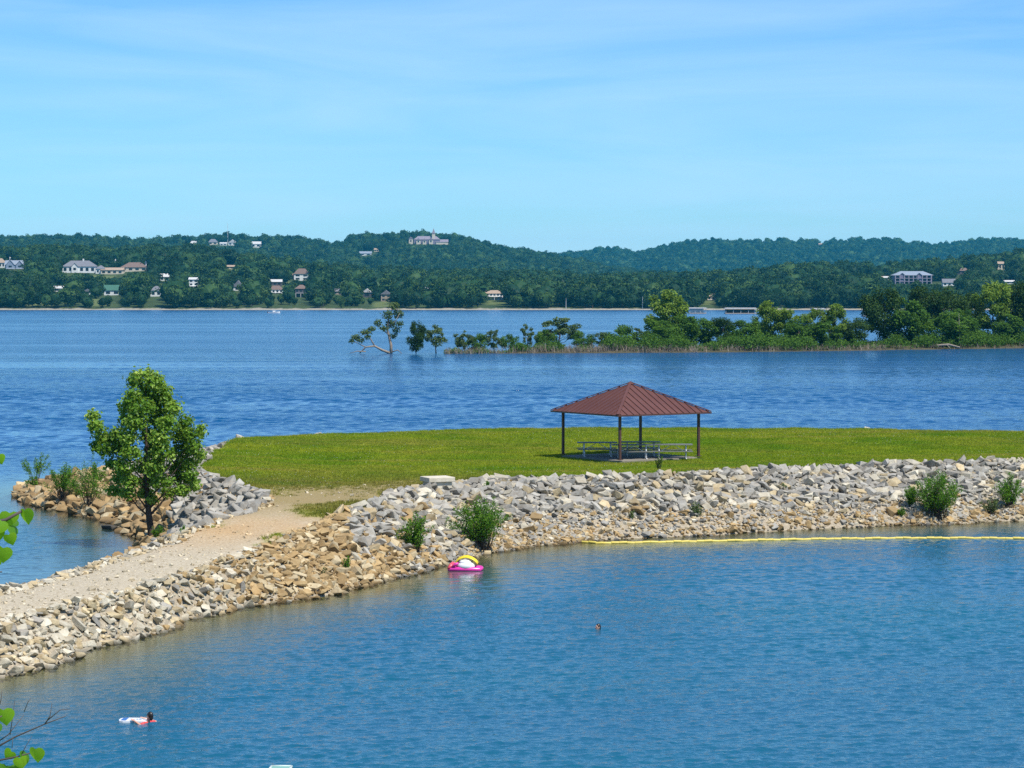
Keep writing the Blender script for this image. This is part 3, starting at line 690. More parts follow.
def ground_at(u, py):
    """first hill point under the sight line of (u, py)"""
    D = np.arange(1812, 7000, 4.0); z = hills_z(np.full(len(D), float(u)), D); zr = np.array([CAMZ + (ray(u, py)[2] / ray(u, py)[1]) * d for d in D])
    hit = np.where(z >= zr)[0]
    if not len(hit): return ground_at(u, py + .5)
    return D[hit[0]], z[hit[0]]
# ================================================================== houses across the lake (placed on the hillside, before the wood so that the wood leaves them room)
HOUSES = []; CLEAR = []
def wallm(name, c): return plain(name, c, tuple(v * .86 for v in c), .6, .85, .2)
M_WHITE = wallm('white siding', (.78, .78, .75)); M_CREAM = wallm('cream stucco', (.66, .58, .45)); M_STONE = wallm('tan stone', (.42, .34, .26)); M_BLUEW = wallm('slate blue siding', (.26, .32, .42)); M_DKW = wallm('dark timber siding', (.10, .09, .10)); M_PINK = wallm('salmon brick', (.50, .30, .22)); M_MAUVE = wallm('mauve siding', (.22, .19, .27))
M_MAUVE2 = wallm('pale mauve trim', (.32, .29, .34))
def roofm(name, c): return plain(name, c, tuple(v * .75 for v in c), 1.2, .9, .15)
M_RGREY = roofm('grey shingle', (.20, .20, .22)); M_RBLUE = roofm('blue grey shingle', (.26, .30, .36)); M_RBROWN = roofm('brown shingle', (.20, .14, .115)); M_RGREEN = roofm('green metal roof', (.07, .17, .12)); M_RPALE = roofm('pale roof', (.58, .57, .55)); M_RTAN = roofm('tan roof', (.40, .30, .22)); M_RMAUVE = roofm('mauve slate', (.27, .23, .27))
t = NT('dark window glass'); M_WIN = t.done(t.bsdf((0.02, 0.03, 0.04), .12, None, .6))
M_TRIM = plain('white trim', (.74, .74, .72), (.66, .66, .64), 2, .6)
def roof_shape(mb, w, d, z, rh, kind, ov=.6):
    a, b = w / 2 + ov, d / 2 + ov
    if kind == 'hip':
        r = max(a - b, a * .12)
        V = [(-a, -b, z), (a, -b, z), (a, b, z), (-a, b, z), (-r, 0, z + rh), (r, 0, z + rh)]; Fs = [(0, 1, 5, 4), (1, 2, 5), (2, 3, 4, 5), (3, 0, 4), (3, 2, 1, 0)]
    elif kind == 'gable':      # ridge runs left-right
        V = [(-a, -b, z), (a, -b, z), (a, b, z), (-a, b, z), (-a, 0, z + rh), (a, 0, z + rh)]; Fs = [(0, 1, 5, 4), (2, 3, 4, 5), (1, 2, 5), (3, 0, 4), (3, 2, 1, 0)]
    elif kind == 'front':      # ridge runs towards the lake, gable seen
        V = [(-a, -b, z), (a, -b, z), (a, b, z), (-a, b, z), (0, -b, z + rh), (0, b, z + rh)]; Fs = [(0, 4, 5, 3), (1, 2, 5, 4), (0, 1, 4), (2, 3, 5), (3, 2, 1, 0)]
    else:
        return mb.box((0, 0, z + rh / 2), (w + 2 * ov, d + 2 * ov, rh))
    return mb.add(V, Fs)
def house(u, py, wpx, hpx, rpx, kind, wm, rm, label, d=None, wins=3, floors=1, gables=(), wing=None, chimney=None, deck=False, cat='house', name='house', room=0.0, rot=0.0, foot=3.0):
    D, z = ground_at(u, py); s = F / D; w, h, rh = wpx / s, hpx / s, rpx / s; d = d or min(max(w * .55, 7), 14)
    x, y = uD_xy(u, D); o = empty(name, (x, y + d / 2, z), rot, None, label, cat, 'houses across the lake' if cat == 'house' else None)
    mb = MB().box((0, 0, (h - foot) / 2), (w, d, h + foot))
    if kind == 'front': mb.add([(-w / 2 + .02, -d / 2 - .03, h - .05), (w / 2 - .02, -d / 2 - .03, h - .05), (0, -d / 2 - .03, h + rh * .92)], [(0, 1, 2)])
    mb.build('wall', wm, o)
    rf = roof_shape(MB(), w, d, h, rh, kind).build('roof', rm, o)
    if chimney is not None: MB().box((chimney * w, 0, h + rh * .75), (1.3, 1.3, rh * .9 + 1.2)).build('chimney', M_TRIM, rf)
    for g in gables:                                     # (x share, width px, height px over the eave, wall material)
        gw, gh = g[1] / s, g[2] / s; gx_ = g[0] * w; gm = g[3]; f = -d / 2 - 1.0
        gb = MB().box((gx_, f + .6, (h - foot) / 2 - .1), (gw, 1.2, h + foot - .2)).add([(gx_ - gw / 2, f - .01, h - .2), (gx_ + gw / 2, f - .01, h - .2), (gx_, f - .01, h + gh - .1)], [(0, 1, 2)])
        go = gb.build('gable', gm, o)
        mr = MB(); k = gw / 2 + .5
        mr.add([(gx_ - k, f - .5, h - .35), (gx_, f - .5, h + gh), (gx_, f + 5, h + gh), (gx_ - k, f + 5, h - .35), (gx_ + k, f - .5, h - .35), (gx_ + k, f + 5, h - .35)], [(0, 1, 2, 3), (1, 4, 5, 2)])
        mr.build('gable_roof', rm, go)
        MB().box((gx_, f - .04, h * .62), (gw * .4, .16, h * .36)).build('window', M_WIN, go)
    if wing:                                              # (offset px, w px, h px, roof px, kind, wall, roof)
        ox, ww, wh, wr = [v / s for v in wing[:4]]
        wo_ = MB().box((ox, .4, (wh - foot) / 2), (ww, d * .8, wh + foot)).build('wing', wing[5], o)
        q = MB(); roof_shape(q, ww, d * .8, wh, wr, wing[4]); q.V = [(a + ox, b + .4, c) for a, b, c in q.V]; q.build('wing_roof', wing[6], wo_)
        for k in (-.25, .25): MB().box((ox + k * ww, .4 - d * .4 - .02, wh * .55), (ww * .2, .14, wh * .38)).build('window', M_WIN, wo_)
    fh = h / floors
    for f in range(floors):
        for k in range(wins):
            xx = (k + .5) / wins * w - w / 2
            if any(abs(xx - g[0] * w) < g[1] / s * .6 for g in gables): continue
            wn = MB().box((xx, -d / 2 - .03, fh * (f + .55)), (w / wins * .52, .14, fh * .5)).build('window', M_WIN, o)
    if deck:
        dk = MB().box((0, -d / 2 - 1.3, fh * .98 if floors > 1 else .5), (w * .9, 2.5, .25))
        for k in (-.45, 0, .45): dk.box((k * w * .95, -d / 2 - 2.4, (fh if floors > 1 else .5) / 2 - 1), (.3, .3, (fh if floors > 1 else .5) + 2))
        dk.build('deck', M_TRIM, o)
    CLEAR.append((u - wpx / 2 - room, u + wpx / 2 + room, py - hpx - rpx, py, D, (py - hpx * .35)))
    HOUSES.append(o); return o, s, w, h, d
house(0.5, 268, 9, 5, 4.5, 'hip', M_WHITE, M_RTAN, 'cream house with a tan roof cut off at the left edge of the far shore')
house(15, 269.5, 20, 4.5, 4.5, 'gable', M_BLUEW, M_RBLUE, 'slate blue house with two front gables near the left edge of the far shore', gables=((-.22, 8, 5, M_BLUEW), (.25, 7, 4, M_BLUEW)), deck=True)
house(79, 273, 33, 6.2, 6.0, 'hip', M_WHITE, M_RGREY, 'big white house with a wide grey hipped roof above the far shore', wins=6, gables=((-.12, 6.5, 3.6, M_WHITE),), chimney=.1)
house(112, 274.5, 22, 4.2, 2.6, 'gable', M_CREAM, M_RTAN, 'long low sandy pink house right of the big white house', wins=4, wing=(-12, 9, 5.5, 3.5, 'hip', M_WHITE, M_RGREY))
house(106, 263.5, 13, 3.0, 2.0, 'gable', M_PINK, M_RTAN, 'small salmon roofed house high in the trees behind the sandy house', wins=3)
house(134, 271.5, 26, 4, 5.0, 'hip', M_CREAM, M_RBROWN, 'wide brown hip roofed house with a white chimney among the far trees', wins=4, chimney=.42)
house(112, 295.5, 16, 5, 5.5, 'gable', M_WHITE, M_RGREEN, 'white house with a green roof low on the far shore', wins=2)
house(60, 292, 13, 3.2, 2.4, 'gable', M_WHITE, M_RPALE, 'low pale roofed white cottage half hidden behind a round tree', wins=2)
house(87, 295, 8, 3.5, 2.4, 'front', M_WHITE, M_RGREY, 'tiny white gabled cottage in the trees left of the green roofed house', wins=1)
house(164.5, 281, 9, 4, 3.4, 'gable', M_WHITE, M_RPALE, 'small white house with a pale roof above the grey roofed cottage', wins=2)
house(156, 296.5, 11, 6, 4.4, 'hip', M_WHITE, M_RGREY, 'white cottage with a grey roof beside a large round shore tree', wins=2)
house(193.5, 289.5, 9, 10, 2.2, 'gable', M_WHITE, M_RPALE, 'tall three storey white house right of a large round shore tree', wins=2, floors=3, deck=True)
house(238, 291, 9.5, 4.0, 6.5, 'front', M_WHITE, M_RGREY, 'white house with one steep gable facing the lake', wins=1, wing=(-7, 7, 4, 3.5, 'gable', M_WHITE, M_RGREY))
house(230, 269, 9, 2.2, 1.8, 'gable', M_CREAM, M_RTAN, 'tan roof just showing above the trees over the steep gabled house', wins=2)
house(275, 285.5, 13, 3.5, 2.6, 'gable', M_DKW, M_RPALE, 'dark walled house with a pale grey roof left of a lawn', wins=3)
house(275.5, 293.5, 15, 3.8, 4, 'hip', M_WHITE, M_RBROWN, 'white house with a low brown roof below the dark walled house', wins=4, deck=True)
house(301.5, 280.5, 15, 6.5, 5.5, 'hip', M_WHITE, M_RBROWN, 'tall white house with a brown hipped roof at the top of a lawn', wins=2, floors=2, wing=(-6.5, 5, 4.5, 2.5, 'gable', M_DKW, M_RBROWN))
house(301, 297.5, 11.5, 8.5, 4, 'hip', M_DKW, M_RBROWN, 'dark glazed house with decks under the white brown roofed house', wins=3, floors=2, deck=True)
house(354.5, 279.5, 11, 3.8, 3.8, 'hip', M_WHITE, M_RBROWN, 'white house with a brown hip roof at the left foot of the castle hill')
house(337.5, 294.5, 9, 3, 2.8, 'gable', M_STONE, M_RGREY, 'grey roofed cottage low in the trees left of the leaning tree', wins=2)
house(367, 297.5, 9, 5, 4, 'front', M_DKW, M_RPALE, 'dark gabled cottage with a pale roof left of the stone house', wins=1)
house(386, 301.5, 10, 7, 4.2, 'front', M_STONE, M_RGREY, 'tan stone gabled house above a small lawn by the shore', wins=2, floors=2)
house(426, 296, 7, 6.2, 2.8, 'front', M_WHITE, M_RPALE, 'narrow white house alone in the trees right of the stone house', wins=1, floors=2)
house(494.5, 300, 17, 6.5, 3.2, 'gable', M_WHITE, M_RTAN, 'long white house with a flat looking tan roof near the middle of the far shore', wins=5, floors=2, deck=True)
house(731, 279.5, 8, 2.2, 1.8, 'gable', M_CREAM, M_RTAN, 'tan roofed cottage high in the wood behind the boat docks', wins=2)
house(711.5, 300.5, 8, 4, 2.5, 'gable', M_CREAM, M_RTAN, 'small cream cabin in the wood above the boat docks', wins=2, deck=True)
# far ridges
for (u, py, w_, h_, r_, k, wm, rm, lab) in (
    (194, 244.5, 7, 2.6, 2.4, 'gable', M_WHITE, M_RPALE, 'leftmost white house on the crest of the left ridge'),
    (213, 245, 9, 2.6, 3.2, 'hip', M_CREAM, M_RGREY, 'grey roofed house on the ridge left of the radio mast'),
    (223.5, 245.5, 7, 1.8, 1.3, 'gable', M_WHITE, M_RPALE, 'low white house on the ridge directly under the radio mast'),
    (232.5, 245.5, 8, 2.8, 3.2, 'front', M_WHITE, M_RPALE, 'white gabled house on the ridge right of the radio mast'),
    (256, 247.5, 10, 3.4, 2.6, 'gable', M_WHITE, M_RPALE, 'wide white house at the right end of the ridge houses'),
    (365.5, 255.5, 12, 2.0, 2.2, 'gable', M_WHITE, M_RBLUE, 'long house with a blue grey roof below the hilltop castle'),
    (376.5, 252, 4.5, 2, 1.6, 'gable', M_CREAM, M_RTAN, 'tiny tan house right of the long blue roofed house below the castle'),
    (821, 242.5, 5, 1.6, 1.2, 'gable', M_CREAM, M_RTAN, 'tiny cream house alone on the far right ridge')):
    house(u, py, w_, h_, r_, k, wm, rm, lab, wins=2, room=-.5)
# hilltop castle
D, z = ground_at(428, 244.5); s = F / D; x, y = uD_xy(428, D); px1 = 1 / s
ca = empty('castle', (x, y + 10, z), 0, None, 'mauve roofed castle with cream gables and a spire on top of the central hill', 'castle')
MB().box((-1 * px1, 0, 1.0 * px1), (26 * px1, 14, 8 * px1)).build('wall', M_MAUVE, ca)
q = roof_shape(MB(), 26 * px1, 14, 5 * px1, 3.4 * px1, 'hip'); q.V = [(a - px1, b, c) for a, b, c in q.V]; q.build('roof', M_RMAUVE, ca)
for gx_, gw, gh in ((-17, 4, 8), (-9.5, 4.2, 6.6), (-3.5, 3.4, 6.2), (3, 4, 7)):
    g = MB().box((gx_ * px1, -8, gh * .5 * px1 - 6), (gw * px1, 6, gh * px1 + 6 - 1.5 * px1)).build('gable', M_CREAM, ca)
    q = roof_shape(MB(), gw * px1, 6, (gh - .75) * px1 - 3, 2.2 * px1, 'front', .5); q.V = [(a + gx_ * px1, b - 8, c) for a, b, c in q.V]; q.build('gable_roof', M_RMAUVE, g)
    MB().box((gx_ * px1, -11.1, gh * .45 * px1), (gw * .35 * px1, .3, 1.6 * px1)).build('window', M_WIN, g)
tw = MB().box((5.5 * px1, -3, 5 * px1), (3 * px1, 3 * px1, 12 * px1)).build('tower', M_CREAM, ca)
MB().add([(5.5 * px1 + a * 1.8 * px1, -3 + b * 1.8 * px1, 11 * px1) for a, b in ((-1, -1), (1, -1), (1, 1), (-1, 1))] + [(5.5 * px1, -3, 16.3 * px1)], [(0, 1, 4), (1, 2, 4), (2, 3, 4), (3, 0, 4), (3, 2, 1, 0)]).build('spire', M_RMAUVE, tw)
wg = MB().box((14 * px1, -2, 0 * px1), (12 * px1, 11, 5 * px1)).build('wing', M_CREAM, ca)
q = roof_shape(MB(), 12 * px1, 11, 2.5 * px1, 2.6 * px1, 'gable'); q.V = [(a + 14 * px1, b - 2, c) for a, b, c in q.V]; q.build('wing_roof', M_RMAUVE, wg)
CLEAR.append((408, 449, 232, 246, D, 243))
# long balconied apartment block, and what stands left and right of it
D, z = ground_at(913, 285); s = F / D; p1 = 1 / s; x, y = uD_xy(913, D)
ap = empty('apartment_building', (x, y + 8, z), 0, None, 'long three storey apartment block with a grey roof and balconies on the right hillside', 'building')
MB().box((0, 0, 3.2 * p1), (38 * p1, 15, 12.5 * p1)).build('wall', M_MAUVE, ap)
roof_shape(MB(), 39.5 * p1, 16, 9.45 * p1, 4.2 * p1, 'hip', .8).build('roof', M_RBLUE, ap)
for gx_ in (-11, 6):
    g = MB().box((gx_ * p1, -8.5, 4.4 * p1), (6 * p1, 2.5, 9.6 * p1)).add([(gx_ * p1 - 3 * p1, -9.76, 9.2 * p1), (gx_ * p1 + 3 * p1, -9.76, 9.2 * p1), (gx_ * p1, -9.76, 11.4 * p1)], [(0, 1, 2)]).build('gable', M_MAUVE, ap)
    MB().add([(gx_ * p1 - 3.6 * p1, -10.4, 8.8 * p1), (gx_ * p1, -10.4, 11.8 * p1), (gx_ * p1, -2, 11.8 * p1), (gx_ * p1 - 3.6 * p1, -2, 8.8 * p1), (gx_ * p1 + 3.6 * p1, -10.4, 8.8 * p1), (gx_ * p1 + 3.6 * p1, -2, 8.8 * p1)], [(0, 1, 2, 3), (1, 4, 5, 2)]).build('gable_roof', M_RBLUE, g)
for f in range(3):
    MB().box((0, -9.0, (.4 + 3 * f) * p1), (37 * p1, 3, .45)).build('balcony', M_MAUVE2, ap)
for k in range(9):
    MB().box(((-18 + 4.5 * k) * p1, -10.1, 4.4 * p1), (.75, .6, 10.6 * p1)).build('column', M_MAUVE2, ap)
    for f in range(3): MB().box(((-15.8 + 4.5 * k) * p1 if k < 8 else 15.9 * p1, -7.54, (1.9 + 3 * f) * p1), (2.6 * p1, .1, 1.9 * p1)).build('window', M_WIN, ap)
CLEAR.append((890, 937, 269, 283, D, 282))
for (u, py, w_, h_, r_, k, wm, rm, lab) in (
    (852, 281, 9, 2.2, 1.6, 'gable', M_WHITE, M_RPALE, 'low white roofed cabin at the left end of the row beside the apartment block'),
    (866, 280.5, 9, 2.6, 1.8, 'gable', M_CREAM, M_RTAN, 'low tan cabin second from the left beside the apartment block'),
    (878, 280.5, 10, 2.6, 1.8, 'gable', M_STONE, M_RTAN, 'brown roofed stone cabin left of the apartment block'),
    (888, 280, 8, 2.2, 1.6, 'gable', M_CREAM, M_RPALE, 'pale low cabin touching the left end of the apartment block'),
    (939, 271, 5.5, 2.6, 2.2, 'gable', M_WHITE, M_RPALE, 'tiny white house above the right end of the apartment block'),
    (963, 274.5, 13, 3.6, 3, 'hip', M_DKW, M_RBROWN, 'dark house with a brown hip roof right of the apartment block'),
    (949.5, 286, 13, 3.2, 4, 'gable', M_WHITE, M_RGREY, 'white house with a steep grey roof below the dark brown roofed house'),
    (1000, 270, 9, 6, 2.4, 'gable', M_CREAM, M_RTAN, 'tall tan house near the right edge of the hillside'),
    (1008, 284, 14, 2.2, 1.6, 'gable', M_WHITE, M_RPALE, 'long low white roof at the right edge behind the dark trees')):
    house(u, py, w_, h_, r_, k, wm, rm, lab, wins=3)
# poles and masts
M_POLE = plain('pale painted steel', (.62, .62, .60), (.5, .5, .5), 1, .5)
def pole(u, pyb, pyt, wpx, label, cat, name, flag=None):
    D, z = ground_at(u, pyb); s = F / D; x, y = uD_xy(u, D); h = (pyb - pyt) / s
    o = empty(name, (x, y - 1, z), 0, None, label, cat)
    MB().tube([(0, 0, -1), (0, 0, h * .6), (0, 0, h)], [wpx / s / 2, wpx / s / 2 * .8, wpx / s / 2 * .4], 6).build('pole', M_POLE, o)
    if flag: MB().box((flag / s / 2, 0, h - .8), (flag / s, .05, 1.5)).build('flag', M_TRIM, o)
    CLEAR.append((u - .4, u + .4, pyt, pyb, D, pyb - (pyb - pyt) * .35))
pole(10, 266, 257, .7, 'white flagpole behind the slate blue house', 'flagpole', 'flagpole', 1.2)
pole(62.4, 268, 258.5, .7, 'white flagpole at the left corner of the big white house', 'flagpole', 'flagpole', 1.2)
pole(115.4, 270, 259.5, 1.0, 'thick white flagpole in front of the sandy pink house', 'flagpole', 'flagpole', 1.0)
pole(566, 309, 298.5, .6, 'bare pale pole standing on the far beach', 'pole', 'utility_pole')
pole(642.5, 309, 297, .6, 'pale pole on the far shore left of the tall light green tree', 'pole', 'utility_pole')
D, z = ground_at(228, 244); s = F / D; x, y = uD_xy(228, D)
MA = MB(); hh = 20.5 / s
for a, b in ((-1, -1), (1, -1), (0, 1)): MA.tube([(a * .7, b * .7, 0), (a * .35, b * .35, hh)], [.16, .10], 4)
for k in range(12):
    f = k / 12; q = .7 - .35 * f; MA.bar((-q, -q, hh * f), (q, -q, hh * (f + .08)), .12); MA.bar((q, -q, hh * f), (0, q, hh * (f + .08)), .12)
tag(MA.build('radio_mast', M_POLE, None, loc=(x, y, z)), 'thin lattice radio mast on the crest of the left ridge', 'mast')
CLEAR.append((227.4, 228.6, 224, 244, D, 236))
# boat docks and boats on the far water
def dock(u, py, wpx, label, closed):
    p = G(u, py, 0); s = F / p[1]; w = wpx / s
    o = empty('boat_dock', (p[0], p[1] + 5, 0), 0, None, label, 'boat dock', 'boat docks on the far water')
    MB().box((0, 0, .25), (w, 9, .5)).build('float', M_STONE, o)
    MB().box((0, 0, 3.3), (w + 1, 10, .4)).box((0, 0, 3.6), (w * .98, 4, .25)).build('roof', M_RPALE, o)
    n = max(3, int(w / 4))
    for k in range(n + 1):
        MB().box((-w / 2 + .3 + (w - .6) * k / n, -4.2, 1.8), (.22, .22, 2.6)).build('post', M_POLE, o)
    if closed: MB().box((-w * .05, .8, 1.8), (w * .8, 6, 2.6)).build('cabin', M_WHITE, o)
    else: MB().box((0, 3.2, 1.6), (w * .96, .2, 2.2)).build('back_wall', M_DKW, o)
dock(698, 313.6, 17, 'white boathouse dock just right of the tall light green tree', True)
dock(741, 313.8, 31, 'long covered boat dock with a flat white roof on the far water', False)
dock(867, 316.5, 7, 'small white dock glimpsed between the trees left of the dark grove', True)
dock(819, 314.5, 12, 'low tan roofed dock glimpsed behind the light green trees', False)
p = G(274, 313.2, 0); s = F / p[1]; bl = 12 / s
bo = empty('motor_boat', (p[0], p[1], 0), R(8), None, 'small white motor boat near the far shore left of centre', 'boat')
hb = MB(); st = [(-.5, .9, .75), (-.2, 1.05, .8), (.2, 1.0, .95), (.42, .55, 1.1), (.5, .05, 1.2)]; V = []
for xx, hw, zz in st: V += [(xx * bl, -hw, zz), (xx * bl, -hw * .7, -.2), (xx * bl, hw * .7, -.2), (xx * bl, hw, zz)]
Fs = [(0, 1, 2, 3), (19, 18, 17, 16)]
for i in range(4):
    for k in range(4): Fs.append((i * 4 + k, i * 4 + (k + 1) % 4, i * 4 + 4 + (k + 1) % 4, i * 4 + 4 + k))
hb.add(V, Fs).build('hull', M_TRIM, bo); MB().box((0, 0, 1.3), (bl * .22, 1.3, .9)).box((-.05 * bl, 0, 2.0), (bl * .34, 1.6, .12)).build('cabin', M_TRIM, bo)
MB().box((bl * .115, 0, 1.35), (.12, 1.2, .55)).build('windshield', M_WIN, bo); MB().box((-bl * .5 - .25, 0, .6), (.5, .5, 1.1)).build('outboard_motor', M_DKW, bo)

# ------------------------------------------------------------------ hills surface with lawns in the clearings
LAWNS = [(30, 54, 294, 306), (96, 112, 276, 288), (96, 108, 299, 306), (284, 312, 281, 290), (376, 394, 302, 307), (488, 506, 301, 305), (850, 893, 280, 283), (704, 716, 301, 305)]
_, hpy, _ = proj(np.column_stack([uD_xy(hu_, hd_)[0], hd_, hz_])); lawn = np.zeros(len(hu_))
for a, b, c, d_ in LAWNS: lawn = np.maximum(lawn, ((hu_ > a - 3) & (hu_ < b + 3) & (hpy > c) & (hpy < d_) & (hd_ < 3000)) * 1.0)
t = NT('wooded hillside'); p = t.pos(); sp = t.n('ShaderNodeSeparateXYZ'); t.l(p, sp.inputs[0])
n = t.noise(p, .05, 5, .7); nf = t.noise(p, .4, 4, .7)
c = t.mix(t.rng(n, .35, .65), (.030, .050, .018), (.060, .085, .026))
c = t.mix(t.attr('lawn').outputs['Fac'], c, t.mix(t.rng(nf, .3, .7), (.070, .115, .028), (.15, .155, .06)))
bz = t.math('ADD', sp.outputs[2], t.math('MULTIPLY', t.math('SUBTRACT', t.noise(t.scalev(p, (.05, 0, 0)), 1, 4, .7), .5), -4.5))
c = t.mix(t.rng(bz, 1.5, .7), c, t.mix(t.rng(nf, .3, .7), (.38, .34, .27), (.20, .18, .14)))
M_HILL = t.done(t.bsdf(c, .95, None, .1))
ii = np.arange(len(hu_)).reshape(HU.shape); hq = np.stack([ii[:-1, :-1], ii[:-1, 1:], ii[1:, 1:], ii[1:, :-1]], -1).reshape(-1, 4)
tag(link('hills', np_mesh('hills', np.column_stack([uD_xy(hu_, hd_)[0], hd_, hz_]), hq, M_HILL, {'lawn': lawn}, True)), kind='structure')

# ------------------------------------------------------------------ woods on the hills
def wood_points():
    out = []
    for (da, db, sp_, hm) in ((1824, 2700, 8.6, 13.5), (3550, 4720, 12.0, 15.0), (5650, 6950, 15.0, 16.0)):
        xa, xb = (-80 - CX) * db / F, (1100 - CX) * db / F
        X, Y = np.meshgrid(np.arange(xa, xb, sp_), np.arange(da, db, sp_)); P = np.column_stack([X.ravel(), Y.ravel()]) + rng.uniform(-.42, .42, (X.size, 2)) * sp_
        u = CX + P[:, 0] * F / P[:, 1] * 1.0007; ok = (u > -70) & (u < 1094); P, u = P[ok], u[ok]
        z = hills_z(u, P[:, 1]); h = hm * rng.lognormal(-.04, .28, len(P)).clip(.5, 1.6)
        pu, pb, dep = proj(np.column_stack([P, z])); ptop = pb - h * F / dep; hw = .36 * h * F / dep
        k = np.ones(len(P), bool)
        for a, b, c, d_, D, low in CLEAR:
            if da > D + 30 or D > db + 500: continue
            k &= ~((u + hw * .9 > a) & (u - hw * .9 < b) & (P[:, 1] < D + 18) & (P[:, 1] > D - 420) & (ptop < low + .4) & (pb > c))
        if da < 2000:
            for a, b, c, d_ in LAWNS: k &= ~((u > a) & (u < b) & (pb > c) & (pb < d_))
        k &= z > 1.1
        out.append(np.column_stack([P[k], z[k], h[k], u[k], np.full(k.sum(), da)]))
    return np.vstack(out)
WP = wood_points()
# trees one can tell apart: the front row on the far shore
near_row = WP[(WP[:, 1] < 1858) & (WP[:, 4] > 0) & (WP[:, 4] < 1024)]
near_row = near_row[rng.permutation(len(near_row))[:95]]; near_set = {tuple(r[:2]) for r in near_row}
rest = WP[[tuple(r[:2]) not in near_set for r in WP]]
def shore_place(u):
    for a, b, s_ in ((0, 55, 'left of the big white house'), (55, 125, 'below the big white house'), (125, 215, 'beside the tall white house'), (215, 265, 'below the steep gabled white house'), (265, 315, 'below the brown roofed houses'), (315, 405, 'behind the leaning tree in the water'), (405, 540, 'below the long white house'), (540, 650, 'behind the pale far beach'), (650, 780, 'behind the boat docks')):
        if a <= u < b: return s_
    return 'behind the light green trees of the wooded point'
for r in near_row:
    o = link('shore_tree', FAR[int(rng.integers(6))], None, r[:3], (0, 0, rng.uniform(0, 6.28)), (r[3] * rng.uniform(.85, 1.15), r[3], r[3] * rng.uniform(.8, 1.0)))
    tag(o, f'green tree on the far shore {shore_place(r[4])}', 'tree', 'trees along the far shore')
for (u, py, hpx, wpx, lab) in ((20, 307, 16, 22, 'bright round bush of a tree at the water, left end of the far shore'), (174, 306.5, 29, 33, 'largest round tree on the far shore left of the three storey white house'), (65, 306.5, 19, 25, 'round dark tree alone on the shore lawn below the big white house'), (85, 306, 15, 18, 'small round tree on the shore right of the lawn')):
    p = G(u, py, 2.2); p[1] = min(p[1], 1850); D = 1840; s = F / D; x, y = uD_xy(u, D); h = hpx / s
    o = link('shore_tree', FAR[1], None, (x, y, hills_z(np.array([float(u)]), np.array([D]))[0] - .5), (0, 0, u), (wpx / s / .88, wpx / s / .88, h / .95)); tag(o, lab, 'tree', 'trees along the far shore')

stock = bpy.data.collections.new('tree_stock')
for i, m in enumerate(FAR):
    o = bpy.data.objects.new('stock_tree', m); stock.objects.link(o)
def instancer(name, P, scl, coll, extra=None):
    """stuff: geometry nodes put the collection's members on given points"""
    me = np_mesh(name, P, np.zeros((0, 3), int)) if False else bpy.data.meshes.new(name)
    me.vertices.add(len(P)); me.vertices.foreach_set('co', np.asarray(P, np.float32).ravel())
    a = me.attributes.new('scl', 'FLOAT_VECTOR', 'POINT'); a.data.foreach_set('vector', np.asarray(scl, np.float32).ravel())
    a = me.attributes.new('rot', 'FLOAT_VECTOR', 'POINT'); rv = np.zeros((len(P), 3), np.float32); rv[:, 2] = rng.uniform(0, 6.28, len(P)); a.data.foreach_set('vector', rv.ravel())
    a = me.attributes.new('pick', 'INT', 'POINT'); a.data.foreach_set('value', rng.integers(0, len(coll.objects), len(P)).astype(np.int32))
    o = link(name, me); g = bpy.data.node_groups.new(name + ' placing', 'GeometryNodeTree')
    g.interface.new_socket('Geometry', in_out='INPUT', socket_type='NodeSocketGeometry'); g.interface.new_socket('Geometry', in_out='OUTPUT', socket_type='NodeSocketGeometry')
    N = g.nodes.new; gi, go = N('NodeGroupInput'), N('NodeGroupOutput'); ip = N('GeometryNodeInstanceOnPoints'); ci = N('GeometryNodeCollectionInfo')
    ci.inputs['Collection'].default_value = coll; ci.inputs['Separate Children'].default_value = True; ci.inputs['Reset Children'].default_value = True
    def at(nm, ty):
        x = N('GeometryNodeInputNamedAttribute'); x.data_type = ty; x.inputs['Name'].default_value = nm; return x.outputs['Attribute']
    Lk = g.links.new; Lk(gi.outputs[0], ip.inputs['Points']); Lk(ci.outputs[0], ip.inputs['Instance']); ip.inputs['Pick Instance'].default_value = True
    Lk(at('pick', 'INT'), ip.inputs['Instance Index']); Lk(at('rot', 'FLOAT_VECTOR'), ip.inputs['Rotation']); Lk(at('scl', 'FLOAT_VECTOR'), ip.inputs['Scale'])
    Lk(ip.outputs[0], go.inputs[0]); md = o.modifiers.new('placing', 'NODES'); md.node_group = g
    return o
sc = np.column_stack([rest[:, 3] * rng.uniform(.85, 1.25, len(rest)), rest[:, 3] * rng.uniform(.85, 1.25, len(rest)), rest[:, 3]])
tag(instancer('woodland', rest[:, :3] - np.array([0, 0, .6]), sc, stock), 'dense green woods covering the hills across the lake', 'woodland', kind='stuff')
print('wood', len(rest))
